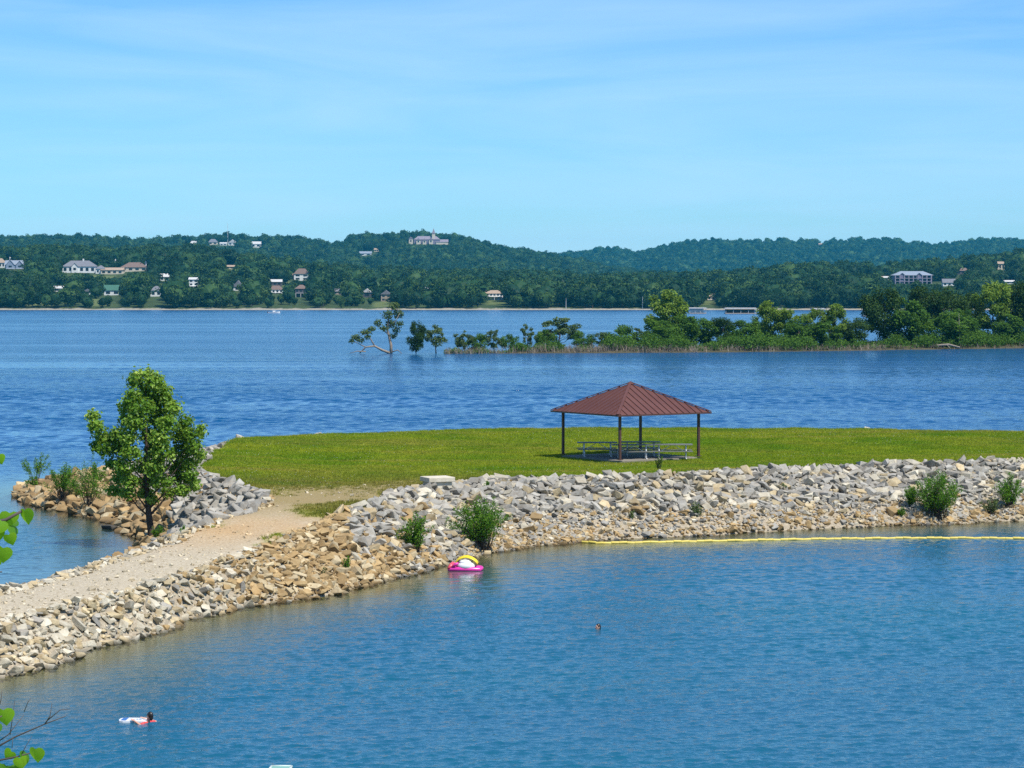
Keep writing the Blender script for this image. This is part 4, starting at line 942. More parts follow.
# ================================================================== lone tree on the spit
LT = G(150, 541, 0.35); LT[2] = zt(LT[0], LT[1]) - 0.1; ls = F / (LT[1]); rg = np.random.default_rng(3)
def lt_c(px, py, rx, ry, dy): return [(px - 150) / ls, dy, (541 - py) / ls, 1.12 * rx / ls, (rx + ry) / 1.8 / ls, 1.12 * ry / ls]
LTC = [(146,379,12,9,0),(135,383,8,8,.3),(157,384,9,9,-.3),(150,394,14,10,.5),(136,398,9,9,-.5),(165,396,9,9,.2),(128,408,8,9,0),(146,408,13,10,-.8),(160,408,12,10,.7),(174,410,9,9,-.2),
       (95,417,7,7,.1),(99,427,8,7,-.2),(103,437,9,7,.3),(108,448,9,8,-.2),(98,446,6,6,.2),(114,441,6,6,.3),(127,421,9,8,.8),(141,422,12,9,-1.0),(156,422,12,10,.9),(170,424,11,9,-.8),(184,424,8,9,.2),
       (120,432,7,6,-.3),(132,436,11,8,-.9),(148,437,12,9,1.0),(163,437,12,9,-1.0),(178,437,11,9,.8),(191,436,9,8,-.3),(200,432,6,7,.2),(121,449,10,8,.6),(135,451,11,8,-1.1),(150,451,11,9,1.1),(166,451,12,9,-1.1),
       (181,451,11,8,.7),(194,447,8,8,-.2),(115,463,10,7,.3),(128,465,10,8,-1.0),(143,466,11,8,.9),(158,465,11,9,-1.0),(173,466,11,8,1.0),(188,463,9,8,.2),(198,455,6,6,0),(121,477,10,7,.5),(134,479,10,7,-.8),
       (149,480,10,7,.6),(163,480,11,7,-.7),(177,478,10,7,.6),(190,474,8,7,-.2),(116,489,8,6,.1),(130,491,9,6,-.5),(144,492,8,6,.3),(152,497,6,6,0),(168,491,9,6,.4),(182,489,9,6,-.3),(192,485,6,6,.2)]
LTC = np.array([lt_c(a, b, c, d, e) for a, b, c, d, e in LTC])
o = empty('lone_tree', LT, 0, 1.035, 'single broad leaved tree with a dark leaning trunk on the rocky spit at left', 'tree')
mb = MB(); pts = [(-.02, 0, -.3), (.02, 0, .6), (-.06, 0, 1.5), (-.14, 0, 2.6), (-.14, 0, 4.0), (-.16, 0, 5.6), (-.15, 0, 7.4)]
pts[0] = (.12, 0, -.3); pts[1] = (.05, 0, .6)
mb.tube(pts, [.24, .17, .15, .11, .075, .05, .02], 8)
for c in LTC[::3]:
    f = np.clip((c[2] - .9 * np.hypot(c[0], c[1]) - .5) / 7.4, .18, .85); b = np.array([-.12 if f > .3 else -.05, 0, 7.4 * f]); r = .06 * (1 - f) + .010
    mb.tube([b, (b + c[:3]) / 2 + np.array([0, 0, -.12]), c[:3]], [r, r * .6, r * .2], 5)
mb.build('trunk', M_BARK, o, smooth=True)
LT2 = LTC.copy(); LTC[:, 3:] *= .90; LT2[:, 3:] *= 1.16; V2, F2, t2 = clump_leaves(LT2, 1900, .18, rg, .78, .6, up=.5)
V, Fq, ti = clump_leaves(LTC, 12500, .180, rg, .78, .2, up=.5); V, Fq, ti = np.vstack([V, V2]), np.vstack([Fq, F2 + len(V)]), np.concatenate([ti, t2])
link('crown', np_mesh('crown', V, Fq, M_LONE, {'tint': ti}), o)

# ------------------------------------------------------------------ shrubs on the banks
def shrub(px, pyb, wpx, hpx, label, seed, stems=26, leaves=2600, mat=None, leaf=.15, bare=.32, lean=0, z=None, asp=.3, group='shrubs growing among the riprap', name='shrub', dead=0):
    rg = np.random.default_rng(seed); Dm = np.arange(70, 182, .25); lx = np.stack([AT(px, pyb, d) for d in Dm]); hit = np.where(np.maximum(terrain(lx[:, :2])[0], 0) >= lx[:, 2])[0]
    p = lx[hit[0]] if len(hit) else G(px, pyb, .4)
    s = F / p[1]; w, h = wpx / s * 1.12, hpx / s * 1.1
    o = empty(name, p, 0, None, label, 'shrub', group); mb = MB(); C = []; 
    for k in range(stems):
        a = rg.uniform(0, 6.28); q = rg.random() ** .6; tip = np.array([q * w / 2 * math.cos(a) + lean * w, q * w / 2.4 * math.sin(a), h * (1 - .42 * q * q) * rg.uniform(.72, 1.0)])
        b = np.array([rg.normal(0, w * .07), rg.normal(0, w * .07), -.15]); m = (b * .55 + tip * .45) + np.array([0, 0, h * .12])
        mb.tube([b, m, tip], [.022, .014, .005], 4); kk = int(leaves / stems)
        tt = rg.uniform(bare, 1.03, kk); c = (1 - tt)[:, None] ** 2 * b + 2 * (tt * (1 - tt))[:, None] * m + tt[:, None] ** 2 * tip
        C.append(c + rg.normal(0, .055 * w ** .6, (kk, 3)) * (1.15 - .4 * tt[:, None]))
    C = np.vstack(C); N = rg.normal(size=(len(C), 3)) + np.array([0, 0, .7])
    mb.build('stems', M_BARKP if dead else M_BARK, o); V, Fq = leaf_quads(C, N, leaf * rg.uniform(.6, 1.4, len(C)), leaf * asp * rg.uniform(.7, 1.3, len(C)), rg)
    link('foliage', np_mesh('foliage', V, Fq, mat or M_WILLOW, {'tint': np.repeat(rg.random(len(C)), 4)}), o)
    return o
shrub(480, 549, 62, 50, 'largest green willow shrub on the bank behind the pink float', 1, 60, 5200)
shrub(415, 553, 34, 40, 'medium green shrub on the tan bank left of the pink float', 2, 26, 1700)
shrub(346, 572, 12, 15, 'small round weed low on the tan bank of the causeway', 3, 14, 420, leaf=.11)
shrub(324, 578, 7, 10, 'thin dry weed beside the small round weed on the causeway bank', 4, 8, 120, M_GREYG, .1)
shrub(937, 517, 50, 43, 'dense dark green shrub in the middle of the right hand bank', 5, 55, 4600, M_WILLOW)
shrub(911, 507, 18, 21, 'small green shrub touching the left side of the dense right hand shrub', 6, 18, 900)
shrub(1010, 508, 32, 33, 'green shrub at the right edge of the photo on the bank', 7, 30, 1900)
shrub(990, 514, 22, 18, 'low sparse weed left of the shrub at the right edge', 8, 16, 420, M_GREYG)
shrub(902, 517, 8, 10, 'small dark weed at the foot of the right hand bank', 9, 10, 200)
shrub(695, 517, 16, 14, 'dry yellowish weed low on the bank below the shelter', 10, 16, 380, M_GREYG)
shrub(632, 520, 7, 12, 'thin weed on the bank left of the dry yellowish weed', 11, 8, 140, M_GREYG)
shrub(783, 492, 8, 9, 'small dry weed among the grey boulders right of the shelter', 12, 8, 130, M_GREYG)
shrub(659, 470, 8, 17, 'tall thin green weed on the lawn edge in front of the shelter', 13, 18, 420, M_MIDG, .13, .05, asp=.2)
shrub(487, 491, 7, 10, 'small weed at the top of the bank right of the concrete block', 14, 8, 160)
shrub(36, 489, 30, 38, 'slender bush with a high tuft at the tip of the spit', 15, 12, 900, M_WILLOW, bare=.62, name='shrub')
shrub(33, 491, 14, 16, 'low leafy clump at the foot of the slender bush on the spit', 16, 14, 420)
shrub(63, 505, 36, 42, 'bushy willow shrub on the spit between the slender bush and the lone tree', 17, 30, 2000, bare=.5)
shrub(89, 510, 42, 48, 'loose willow shrub on the spit just left of the lone tree', 18, 26, 1500, bare=.45)
shrub(97, 488, 20, 24, 'green shrub on the spit behind the loose willow shrub', 23, 18, 900, bare=.4)
shrub(159, 541, 14, 16, 'small bright weed at the right foot of the lone tree', 19, 12, 380)
shrub(183, 535, 6, 10, 'tiny weed among the grey rocks right of the lone tree', 20, 7, 120)

# ------------------------------------------------------------------ wooded point in the lake
PF = [(438,354),(450,354),(520,353.5),(600,353),(700,352.5),(800,351.5),(900,350),(1000,348.5),(1060,348),(1200,347)]
pt = [tuple(G(a, b, 0)[:2]) for a, b in PF]; bk = [(x_ + .02 * y_, y_ + d_) for (x_, y_), d_ in zip(pt, (1, 8, 20, 30, 45, 60, 75, 80, 80, 80))]
PP = np.array(pt + bk[::-1])
ux = np.linspace(PP[:, 0].min() - 4, PP[:, 0].max() + 4, 150); uy = np.linspace(PP[:, 1].min() - 3, PP[:, 1].max() + 3, 60); QX, QY = np.meshgrid(ux, uy); QP = np.column_stack([QX.ravel(), QY.ravel()])
def point_z(P):
    Q = P + np.column_stack([(vnoise(P, 5, 41) - .5) * 4, (vnoise(P, 4, 42) - .5) * 3]); d = seg_dist(Q, PP); i = inside(Q, PP); return np.where(i, np.minimum(.16 * d, .9 + .01 * d), -.2 * d) - .08
qi = np.arange(len(QP)).reshape(QX.shape); qq = np.stack([qi[:-1, :-1], qi[:-1, 1:], qi[1:, 1:], qi[1:, :-1]], -1).reshape(-1, 4); qz = point_z(QP); qq = qq[qz[qq].max(1) > -.6]
M_MUD = plain('muddy leaf litter', (.10, .085, .05), (.055, .055, .03), .6, .95, .1, coord='pos')
uu, iv = np.unique(qq, return_inverse=True)
tag(link('wooded_point', np_mesh('wooded_point', np.column_stack([QP[uu], qz[uu]]), iv.reshape(-1, 4), M_MUD, None, True)), kind='structure')
PROTO_T = {}
def tree_stock(kind, var):
    key = (kind, var)
    if key in PROTO_T: return PROTO_T[key]
    rg = np.random.default_rng(hash(kind) % 1 + 700 + var * 17 + len(kind))
    par = dict(broad=(.46, .47, .52, 40, .30, 5200, .042, 'round', M_DARK), mid=(.40, .47, .50, 34, .30, 4200, .046, 'round', M_MIDG), light=(.36, .47, .52, 34, .27, 4000, .042, 'round', M_LIGHT), tall=(.34, .47, .52, 36, .28, 4200, .042, 'round', M_LIGHT),
               sparse=(.42, .40, .56, 34, .19, 1700, .050, 'round', M_GREYG), bush=(.62, .46, .46, 34, .26, 3000, .055, 'round', M_MIDG), thin=(.34, .40, .56, 22, .20, 950, .050, 'round', M_GREYG))[kind]
    rx, rz, cz, m, rel, nl, lf, shp, mat = par
    cl = crown_clumps(rx, rx, rz, cz, m, rg, rel, shp); cl[:, 2] = np.maximum(cl[:, 2], cl[:, 5] * .7 + .02)
    V, Fq, ti = clump_leaves(cl, nl, lf, rg, .75, .3, up=.45)
    cm = np_mesh('crown', V, Fq, mat, {'tint': ti}); mb = MB(); limbs(mb, 1, .022, cl, rg, 9, wob=.02)
    PROTO_T[key] = (mb.mesh('trunk', M_BARK, True), cm); return PROTO_T[key]
def ptree(px, pyt, wpx, pyb, kind, label, var=0, back=0.0, mat=None, dz=0):
    D = G(px, pyb, 0)[1]; x, y = uD_xy(px, D + back); s = F / (D + back); z = max(point_z(np.array([[x, y]]))[0], -.25) - .1
    hpx = proj((x, y, z))[1][0] - pyt; h = hpx / s; tm, cm = tree_stock(kind, var)
    base = dict(broad=.92, mid=.80, light=.72, tall=.68, sparse=.84, bush=1.24, thin=.68)[kind]; wsc = wpx / s / base * (1.22 if px > 640 else 1.08)
    o = empty('waterside_tree', (x, y, z), (px * 7.3 + var) % 6.28, (wsc, wsc, h / .97), label, 'tree', 'trees on the wooded point')
    link('trunk', tm, o); link('crown', cm, o); return o
for a in [
    (416.5, 321, 19, 354, 'broad', 'dark slim tree standing in the water right of the leaning tree', 0),
    (436, 323, 24, 353.5, 'sparse', 'sparse arching tree right of the dark slim tree in the water', 0),
    (464, 329, 24, 353, 'sparse', 'scrubby grey green tree at the left end of the wooded point', 1),
    (494, 328, 20, 352.5, 'sparse', 'thin twiggy tree between the scrubby tree and the dead looking tree', 2),
    (528, 321, 17, 352, 'thin', 'dead looking dark sapling left of the spreading bush tree', 1),
    (476, 331, 26, 352.5, 'bush', 'low green bush between the scrubby tree and the thin twiggy tree', 1),
    (510, 331, 24, 352, 'bush', 'low green bush right of the thin twiggy tree', 0),
    (583, 329, 28, 351.5, 'bush', 'low green bush at the right foot of the spreading bush tree', 1),
    (601, 331, 22, 351.5, 'sparse', 'small twiggy tree left of the broad low bush tree', 2),
    (559, 316, 46, 351, 'sparse', 'spreading grey green bush tree at the left of the wooded point', 3),
    (547, 326, 26, 351.5, 'bush', 'low rounded bush in front of the spreading bush tree', 0),
    (618, 322, 40, 351, 'bush', 'broad low bush tree left of the tall light green tree', 1),
    (641, 326, 18, 351, 'thin', 'dark twiggy sapling touching the left side of the tall light green tree', 2),
    (667, 285, 38, 350, 'tall', 'tallest light green tree on the wooded point, left of its dense part', 0),
    (660, 318, 34, 351, 'mid', 'rounded tree in front of the tallest light green tree', 0),
    (684, 313, 34, 350.5, 'mid', 'bushy green tree at the right foot of the tallest light green tree', 1),
    (704, 315, 32, 350, 'mid', 'low green tree in front of the white boathouse dock', 2),
    (724, 316, 26, 350, 'broad', 'small dark green tree left of the covered boat dock', 1),
    (745, 318, 30, 350, 'mid', 'low green tree below the covered boat dock', 0),
    (769, 300, 30, 349.5, 'light', 'light green tree just right of the covered boat dock', 0),
    (786, 306, 28, 349.5, 'light', 'yellow green tree second right of the covered boat dock', 1),
    (798, 317, 28, 350, 'mid', 'dark rounded tree in front of the yellow green pair', 1),
    (812, 306, 24, 349.5, 'light', 'narrow yellow green tree third right of the covered boat dock', 2),
    (834, 303, 28, 349.5, 'light', 'yellow green tree nearest the dark grove', 0),
    (826, 318, 30, 350, 'mid', 'low green tree at the foot of the yellow green tree nearest the grove', 2),
    (856, 317, 30, 349.5, 'broad', 'small dark tree left of the dark grove', 2),
    (884, 288, 44, 348.5, 'broad', 'leftmost big dark tree of the grove', 0),
    (908, 293, 38, 348.5, 'mid', 'mid green tree beside the leftmost big dark tree', 2),
    (926, 284, 40, 347.5, 'broad', 'big dark tree in the middle of the grove', 1, 8),
    (950, 286, 40, 347, 'broad', 'big dark tree left of the pale green one in the grove', 2, 8),
    (944, 310, 44, 348.5, 'mid', 'spreading mid green tree in front of the grove', 1),
    (962, 306, 28, 348, 'mid', 'green tree behind the bare grey trunk in the grove', 0),
    (992, 278, 38, 347, 'light', 'big pale green tree towards the right end of the grove', 1),
    (973, 292, 24, 346.5, 'broad', 'dark tree tucked behind the big pale green tree', 0, 10),
    (1016, 279, 36, 347, 'broad', 'tall dark tree at the right edge of the photo', 1, 6),
    (1012, 311, 32, 347.5, 'mid', 'low bushy tree in front of the tall dark right edge tree', 2),
    (1046, 282, 44, 347, 'broad', 'dark tree cut by the right edge of the photo', 2, 4)]:
    ptree(*a[:5], a[5], a[6], *(a[7:]))
# leaning tree standing in the water
p = G(392, 353.5, 0); s = F / p[1]
def lp(px, py, dy=0.0): return np.array([(px - 392) / s, dy, (353.5 - py) / s])
o = empty('leaning_tree', p, 0, None, 'forked tree in the water with one long limb leaning left', 'tree', 'trees on the wooded point'); mb = MB(); rg = np.random.default_rng(77)
mb.tube([lp(391, 356), lp(391, 345), lp(389, 336, .3), lp(387, 328), lp(389, 317), lp(393, 308)], [.38, .30, .26, .2, .13, .05], 6)
mb.tube([lp(390, 353), lp(382, 350, -.4), lp(375, 346, -.8), lp(366, 347, -1), (lp(360, 353, -1))], [.3, .26, .22, .16, .12], 6)
mb.tube([lp(375, 346, -.8), lp(371, 339, -.8), lp(367, 333, -.9), lp(358, 337, -1)], [.17, .13, .09, .05], 5); mb.tube([lp(366, 347, -1), lp(358, 343, -1.3), lp(352, 341, -1.3)], [.12, .08, .04], 5)
mb.tube([lp(389, 335), lp(381, 328, .5), lp(376, 324, .6)], [.13, .09, .04], 5); mb.tube([lp(388, 329), lp(396, 321, -.5), lp(400, 313, -.5)], [.13, .09, .04], 5)
mb.tube([lp(366, 351.5, -1), lp(358, 351, -1.4), lp(350, 353, -1.6)], [.14, .10, .05], 5); mb.tube([lp(392, 352), lp(398, 350, -.4), lp(402, 353.5, -.6)], [.14, .1, .06], 5)
mb.build('trunk', M_BARKP, o, smooth=True)
cl = np.array([[*lp(a, b, e), c / s, c / s, d / s] for a, b, c, d, e in ((394, 306, 6, 4.5, 0), (398, 314, 6, 5, .6), (388, 315, 6, 5, -.5), (400, 324, 4, 4, -.6), (391, 323, 6, 4.5, .6), (378, 323, 4.5, 3.5, .5), (384, 328, 5, 3.5, -.4), (396, 330, 5, 4, .3), (366, 332, 6.5, 3.5, -.9), (372, 329, 4, 3, -.6), (356, 337, 4.5, 3.2, -1.1), (361, 340, 4.5, 3, -1.2), (352, 341, 3, 2.6, -1.3), (393, 336, 4.5, 3, .2), (368, 337, 4, 2.4, -1))])
V, Fq, ti = clump_leaves(cl, 1500, .46, rg, .7, .25); link('crown', np_mesh('crown', V, Fq, M_GREYG, {'tint': ti}), o)
# bare trunk and fallen log on the point
p = G(959, 347.5, .3); s = F / p[1]
o = empty('dead_tree', p, 0, None, 'bare pale grey dead trunk standing in front of the dark grove', 'tree'); mb = MB(); mb.tube([(0, 0, -.3), (.1, 0, 3), (-.1, 0, 34 / s)], [.2, .15, .06], 6); mb.tube([(0, 0, 4.2), (.9, 0, 5.4)], [.07, .03], 5); mb.tube([(0, 0, 5.2), (-.7, .2, 6.2)], [.06, .02], 5); mb.build('trunk', M_BARKP, o)
p = G(941, 348.8, .1); s = F / p[1]; mb = MB(); mb.tube([(-17 / s, 0, .3), (-6 / s, .2, .75), (8 / s, .3, .95), (19 / s, 0, .3)], [.14, .24, .27, .2], 7); mb.tube([(-4 / s, 0, .8), (-6 / s, -1.2, 1.4)], [.09, .04], 5); mb.tube([(6 / s, 0, .9), (9 / s, -1, .0)], [.1, .06], 5)
tag(mb.build('fallen_log', M_BARKP, None, loc=p), 'pale fallen log at the waterline in front of the dark grove', 'log')
# low growth and dead brush along the point
rg = np.random.default_rng(90); n = 1500
u_ = rg.uniform(445, 1060, n); bb = rg.random(n) ** 1.3 * np.interp(u_, [445, 600, 700, 1060], [5, 13, 20, 26]); fy = np.interp(u_, [a for a, b in PF], [b for a, b in PF]); D = np.array([G(a, b, 0)[1] for a, b in zip(u_, fy)]) + 2.2 + bb
x = (u_ - CX) * D / F; zz = np.maximum(point_z(np.column_stack([x, D])), -.05); r = rg.uniform(.6, 1.5, n) * (.35 + 1.4 * vnoise(np.column_stack([u_, u_ * 0]), 13, 56)) * np.interp(u_, [445, 560, 640], [.42, .62, .95]) * np.where((u_ > 565) & (u_ < 600), .45, 1)
cl = np.column_stack([x, D, zz + r * .85, r, r, r * .9]); V, Fq, ti = clump_leaves(cl, 52000, .46, rg, .6, .3, up=.5)
tag(link('undergrowth', np_mesh('undergrowth', V, Fq, M_MIDG, {'tint': ti})), 'low green undergrowth along the wooded point', 'undergrowth', kind='stuff')
n = 7000; u_ = rg.uniform(444, 1050, n); dens = np.interp(u_, [444, 470, 520, 560, 600, 640, 700, 760, 900, 925, 1000, 1050], [.5, .8, .9, .8, 1, .9, .7, .4, .4, .25, .2, .15]); k = rg.random(n) < dens * (0.05 + 1.1 * vnoise(np.column_stack([u_, u_ * 0]), 9, 55)); u_ = u_[k]; n = len(u_)
fy = np.interp(u_, [a for a, b in PF], [b for a, b in PF]); D = np.array([G(a, b, 0)[1] for a, b in zip(u_, fy)]) + rg.uniform(.2, 3.2, n) + .5; x = (u_ - CX) * D / F; z = np.maximum(point_z(np.column_stack([x, D])), -.1) - .05
h = rg.uniform(.5, 1.7, n) * np.interp(u_, [444, 560, 600, 700, 1050], [1.15, 1.2, 1.1, 1.1, .8]); lean = rg.normal(0, .28, (n, 2)) * h[:, None]; wd = rg.uniform(.03, .07, n)
B = np.column_stack([x, D, z]); Tp = B + np.column_stack([lean, h]); M_ = (B + Tp) / 2 + rg.normal(0, .08, (n, 3)); ax = np.column_stack([np.cos(rg.uniform(0, 3.14, n)), np.sin(rg.uniform(0, 3.14, n)), np.zeros(n)]) * wd[:, None]; br = M_ + rg.normal(0, .32, (n, 3)) + np.array([0, 0, .45])
V = np.stack([B - ax, B + ax, Tp, M_ - ax * .7, M_ + ax * .7, br], 1).reshape(-1, 3); bq = np.arange(n)[:, None] * 6
M_BRUSH = foliage('dry grey brush', (.13, .10, .075), (.26, .21, .16), (.40, .34, .27), .1, .0, .9, .1)
tag(link('dead_brush', np_mesh('dead_brush', V, np.vstack([bq + np.array([0, 1, 2]), bq + np.array([3, 4, 5])]), M_BRUSH, {'tint': np.repeat(rg.random(n), 6)})), 'dry grey brush along the waterline of the point', 'brush', kind='stuff')

# ------------------------------------------------------------------ lawn: mown tufts and clover heads
t = NT('grass blades'); p = t.pos(); c = grass_color(t, p); r_ = t.n('ShaderNodeObjectInfo').outputs['Random']
c = t.mix(1.0, c, t.mix(r_, (.84, .86, .88), (1.22, 1.18, 1.18)), 'MULTIPLY'); b_ = t.bsdf(c, .8, None, .0); trn = t.n('ShaderNodeBsdfTranslucent'); t.l(c, trn.inputs[0]); ms = t.n('ShaderNodeMixShader'); ms.inputs[0].default_value = .3; t.l(b_, ms.inputs[1]); t.l(trn.outputs[0], ms.inputs[2]); M_GRASS = t.done(ms.outputs[0])
gcol = bpy.data.collections.new('grass_stock')
for k in range(4):
    rg = np.random.default_rng(k); n = 16; B = np.column_stack([rg.normal(0, .075, (n, 2)), np.full(n, -.01)]); hh = rg.uniform(.035, .085, n) * (1.5 if k == 3 else 1); d = rg.normal(0, .5, (n, 2)) * hh[:, None]; a = rg.uniform(0, 3.14, n); ax = np.column_stack([np.cos(a), np.sin(a), a * 0]) * .010
    V = np.stack([B - ax, B + ax, B + np.column_stack([d, hh])], 1).reshape(-1, 3)
    gcol.objects.link(bpy.data.objects.new('grass_tuft', np_mesh('grass_tuft', V, np.arange(3 * n).reshape(-1, 3), M_GRASS)))
n = 330000; P = np.column_stack([rng.uniform(-22, 46, n), rng.uniform(100, 180, n)]); px_ = CX + P[:, 0] * F / P[:, 1]; P = P[(px_ > 180) & (px_ < 1045)]
z, tt, iT, dT = terrain(P); gr, rd = cover(P, tt, iT, dT); ok = rng.random(len(P)) < gr ** 1.5 * .95 - .05; P = P[ok]; z = z[ok]; e = rng.uniform(.75, 1.5, len(P)) * np.where(dT[ok] < 1.2, 1.35, 1)
tag(instancer('grass', np.column_stack([P, z]), np.column_stack([e, e, e]), gcol), 'short mown yellow green grass on the point', 'grass', kind='stuff')
k = rng.permutation(len(P))[:2600]; k = k[vnoise(P[k], 6, 61) > .42]; n = len(k); c = np.column_stack([P[k], z[k] + rng.uniform(.05, .10, n)]); r = rng.uniform(.009, .018, n)[:, None]
oct_ = np.array([(1, 0, 0), (-1, 0, 0), (0, 1, 0), (0, -1, 0), (0, 0, 1), (0, 0, -1)]); ofc = np.array([(0, 2, 4), (2, 1, 4), (1, 3, 4), (3, 0, 4), (2, 0, 5), (1, 2, 5), (3, 1, 5), (0, 3, 5)])
V = (c[:, None, :] + oct_[None] * r[:, None, :]).reshape(-1, 3); Fq = (np.arange(n)[:, None, None] * 6 + ofc[None]).reshape(-1, 3)
tag(link('clover_flowers', np_mesh('clover_flowers', V, Fq, plain('white clover', (.75, .74, .66), (.6, .6, .5), 2, .8))), 'tiny white clover flowers scattered over the lawn', 'clover', kind='stuff')

# ------------------------------------------------------------------ sapling beside the viewer, its twigs reach in from the left
SB = np.array([-3.1, 8.8, 0]); SB[2] = hill_z(SB[None, :2])[0]
o = empty('sapling', SB, 0, None, 'heart leaved sapling beside the viewer reaching in at the left edge', 'tree'); S0 = Vector(SB)
def sp_(px, py, Y): return Vector(AT(px, py, Y)) - S0
M_LEAF = foliage('bright heart shaped leaves', (.040, .15, .010), (.17, .38, .018), (.32, .56, .045), .5, .0, .32, .6)
M_TWIG = plain('dark twig bark', (.12, .10, .10), (.06, .05, .05), 9, .85, .2)
mb = MB(); top = sp_(-260, 380, 8.9); mb.tube([(0, 0, -.2), (.06, 0, .8), (.02, .05, 2.2), top], [.045, .036, .024, .009], 8)
def tw(pts, r0, r1=None): mb.tube([sp_(*q) for q in pts], [r0 + ((r1 or r0 * .4) - r0) * k / (len(pts) - 1) for k in range(len(pts))], 5)
tw([(-330, 600, 8.8), (-160, 545, 8.7), (-40, 530, 8.6), (6, 520, 8.6), (24, 510, 8.6)], .012)
tw([(-160, 545, 8.7), (-50, 570, 8.6), (2, 572, 8.6)], .006); tw([(-40, 530, 8.6), (-10, 490, 8.6), (-3, 458, 8.6)], .005)
tw([(-340, 820, 8.8), (-150, 775, 8.7), (-30, 766, 8.6), (16, 757, 8.6), (34, 752, 8.6)], .007, .002); tw([(-150, 775, 8.7), (-40, 735, 8.6), (2, 716, 8.6)], .006)
tw([(-330, 800, 8.8), (-120, 765, 8.7), (-6, 749, 8.65), (15, 737, 8.65), (45, 724, 8.6), (66, 716, 8.6)], .0055, .0014)
tw([(-10, 747, 8.65), (8, 735, 8.65), (24, 715, 8.65)], .0028, .001); tw([(45, 724, 8.6), (50, 716, 8.6), (52, 703, 8.6)], .0024, .0010); tw([(48, 720, 8.6), (60, 710, 8.6), (70, 709, 8.6)], .002, .0009)
tw([(10, 735, 8.65), (13, 715, 8.65), (15, 700, 8.65)], .0018, .0008); tw([(-2, 710, 8.6), (1, 700, 8.6), (2, 690, 8.6)], .0022, .0009); tw([(24, 712, 8.65), (28, 702, 8.65), (31, 698, 8.65)], .0016, .0008); tw([(12, 748, 8.6), (13, 738, 8.6)], .0014, .0008); tw([(20, 757, 8.6), (26, 746, 8.6), (32, 736, 8.6)], .0018, .0007)
for q in range(7): tw([(-330 + 30 * q, 700 - 60 * q, 8.8), (-240 + 12 * q, 640 - 60 * q, 8.6 + .1 * (q % 3)), (-170 - 14 * q, 600 - 62 * q, 8.5 + .15 * (q % 4))], .008)
mb.build('trunk', M_TWIG, o, smooth=True)
heart = [(0, .08), (.20, -.02), (.40, .05), (.52, .26), (.50, .50), (.34, .78), (.14, .98), (0, 1.14), (-.14, .98), (-.34, .78), (-.50, .50), (-.52, .26), (-.40, .05), (-.20, -.02)]
LV, LF, LTi = [], [], []
def hleaf(px, py, Y, size, ang, tilt, roll, tint):
    """leaf hanging from its stalk at the pixel; ang 0 = tip down"""
    M = Matrix.Rotation(R(ang), 4, 'Y') @ Matrix.Rotation(R(tilt), 4, 'X') @ Matrix.Rotation(R(roll), 4, 'Z'); c = sp_(px, py, Y); b = len(LV)
    n = len(heart); ring = []
    for x_, y_ in heart: ring.append((x_, abs(x_) * .30 + .12 * (y_ - .5) ** 2, -y_))
    mid = [(0, .0, -.25), (0, -.02, -.6), (0, 0, -.9)]
    for v in ring + mid: LV.append(tuple(c + (M @ Vector((v[0] * 1.14, v[1], v[2] * .93))) * size * .80)); LTi.append(tint)
    for q in ((0, 1, n), (1, 2, n), (2, 3, n), (3, 4, n), (4, n + 1, n), (4, 5, n + 1), (5, n + 2, n + 1), (5, 6, n + 2), (6, 7, n + 2), (7, 8, n + 2), (8, 9, n + 2), (9, n + 1, n + 2), (9, 10, n + 1), (10, n, n + 1), (10, 11, n), (11, 12, n), (12, 13, n), (13, 0, n)): LF.append(tuple(k + b for k in q))
for q in [(10, 512, 8.6, .075, 10, 15, 20, .9), (24, 509, 8.58, .072, -12, 8, -35, .75), (2, 520, 8.55, .068, 25, -10, 10, .6), (14, 526, 8.62, .050, -5, -25, 50, .15), (8, 534, 8.55, .055, -20, 12, -10, .8), (-3, 530, 8.6, .07, 10, 20, 30, .5), (3, 547, 8.5, .072, 4, 10, -15, .75), (-6, 556, 8.6, .07, 12, 0, 20, .3), (16, 519, 8.65, .045, 40, -30, 0, .1), (-2, 455, 8.6, .045, -20, 10, 0, .6),
          (3, 709, 8.6, .078, -8, 10, -10, .85), (-4, 722, 8.6, .06, 10, -20, 20, .1), (12, 751, 8.6, .050, 40, 10, 0, .6), (20, 757, 8.58, .058, -8, 12, 15, .8), (27, 752, 8.62, .062, 4, -35, 60, .05), (35, 748, 8.56, .070, -6, 12, -25, .9), (2, 763, 8.6, .055, 15, -25, 30, .05), (10, 765, 8.62, .06, -10, -20, 0, .1), (18, 763, 8.66, .06, 20, -25, -40, .1)]: hleaf(*q)
rr = random.Random(8)
for q in range(170):
    hleaf(rr.uniform(-330, -22), rr.uniform(200, 800), 8.6 + rr.uniform(-.5, .5), rr.uniform(.05, .085), rr.uniform(-35, 35), rr.uniform(-30, 30), rr.uniform(-60, 60), rr.random())
me = np_mesh('foliage', np.array(LV), np.array(LF), M_LEAF, {'tint': np.array(LTi)}, True); link('foliage', me, o)
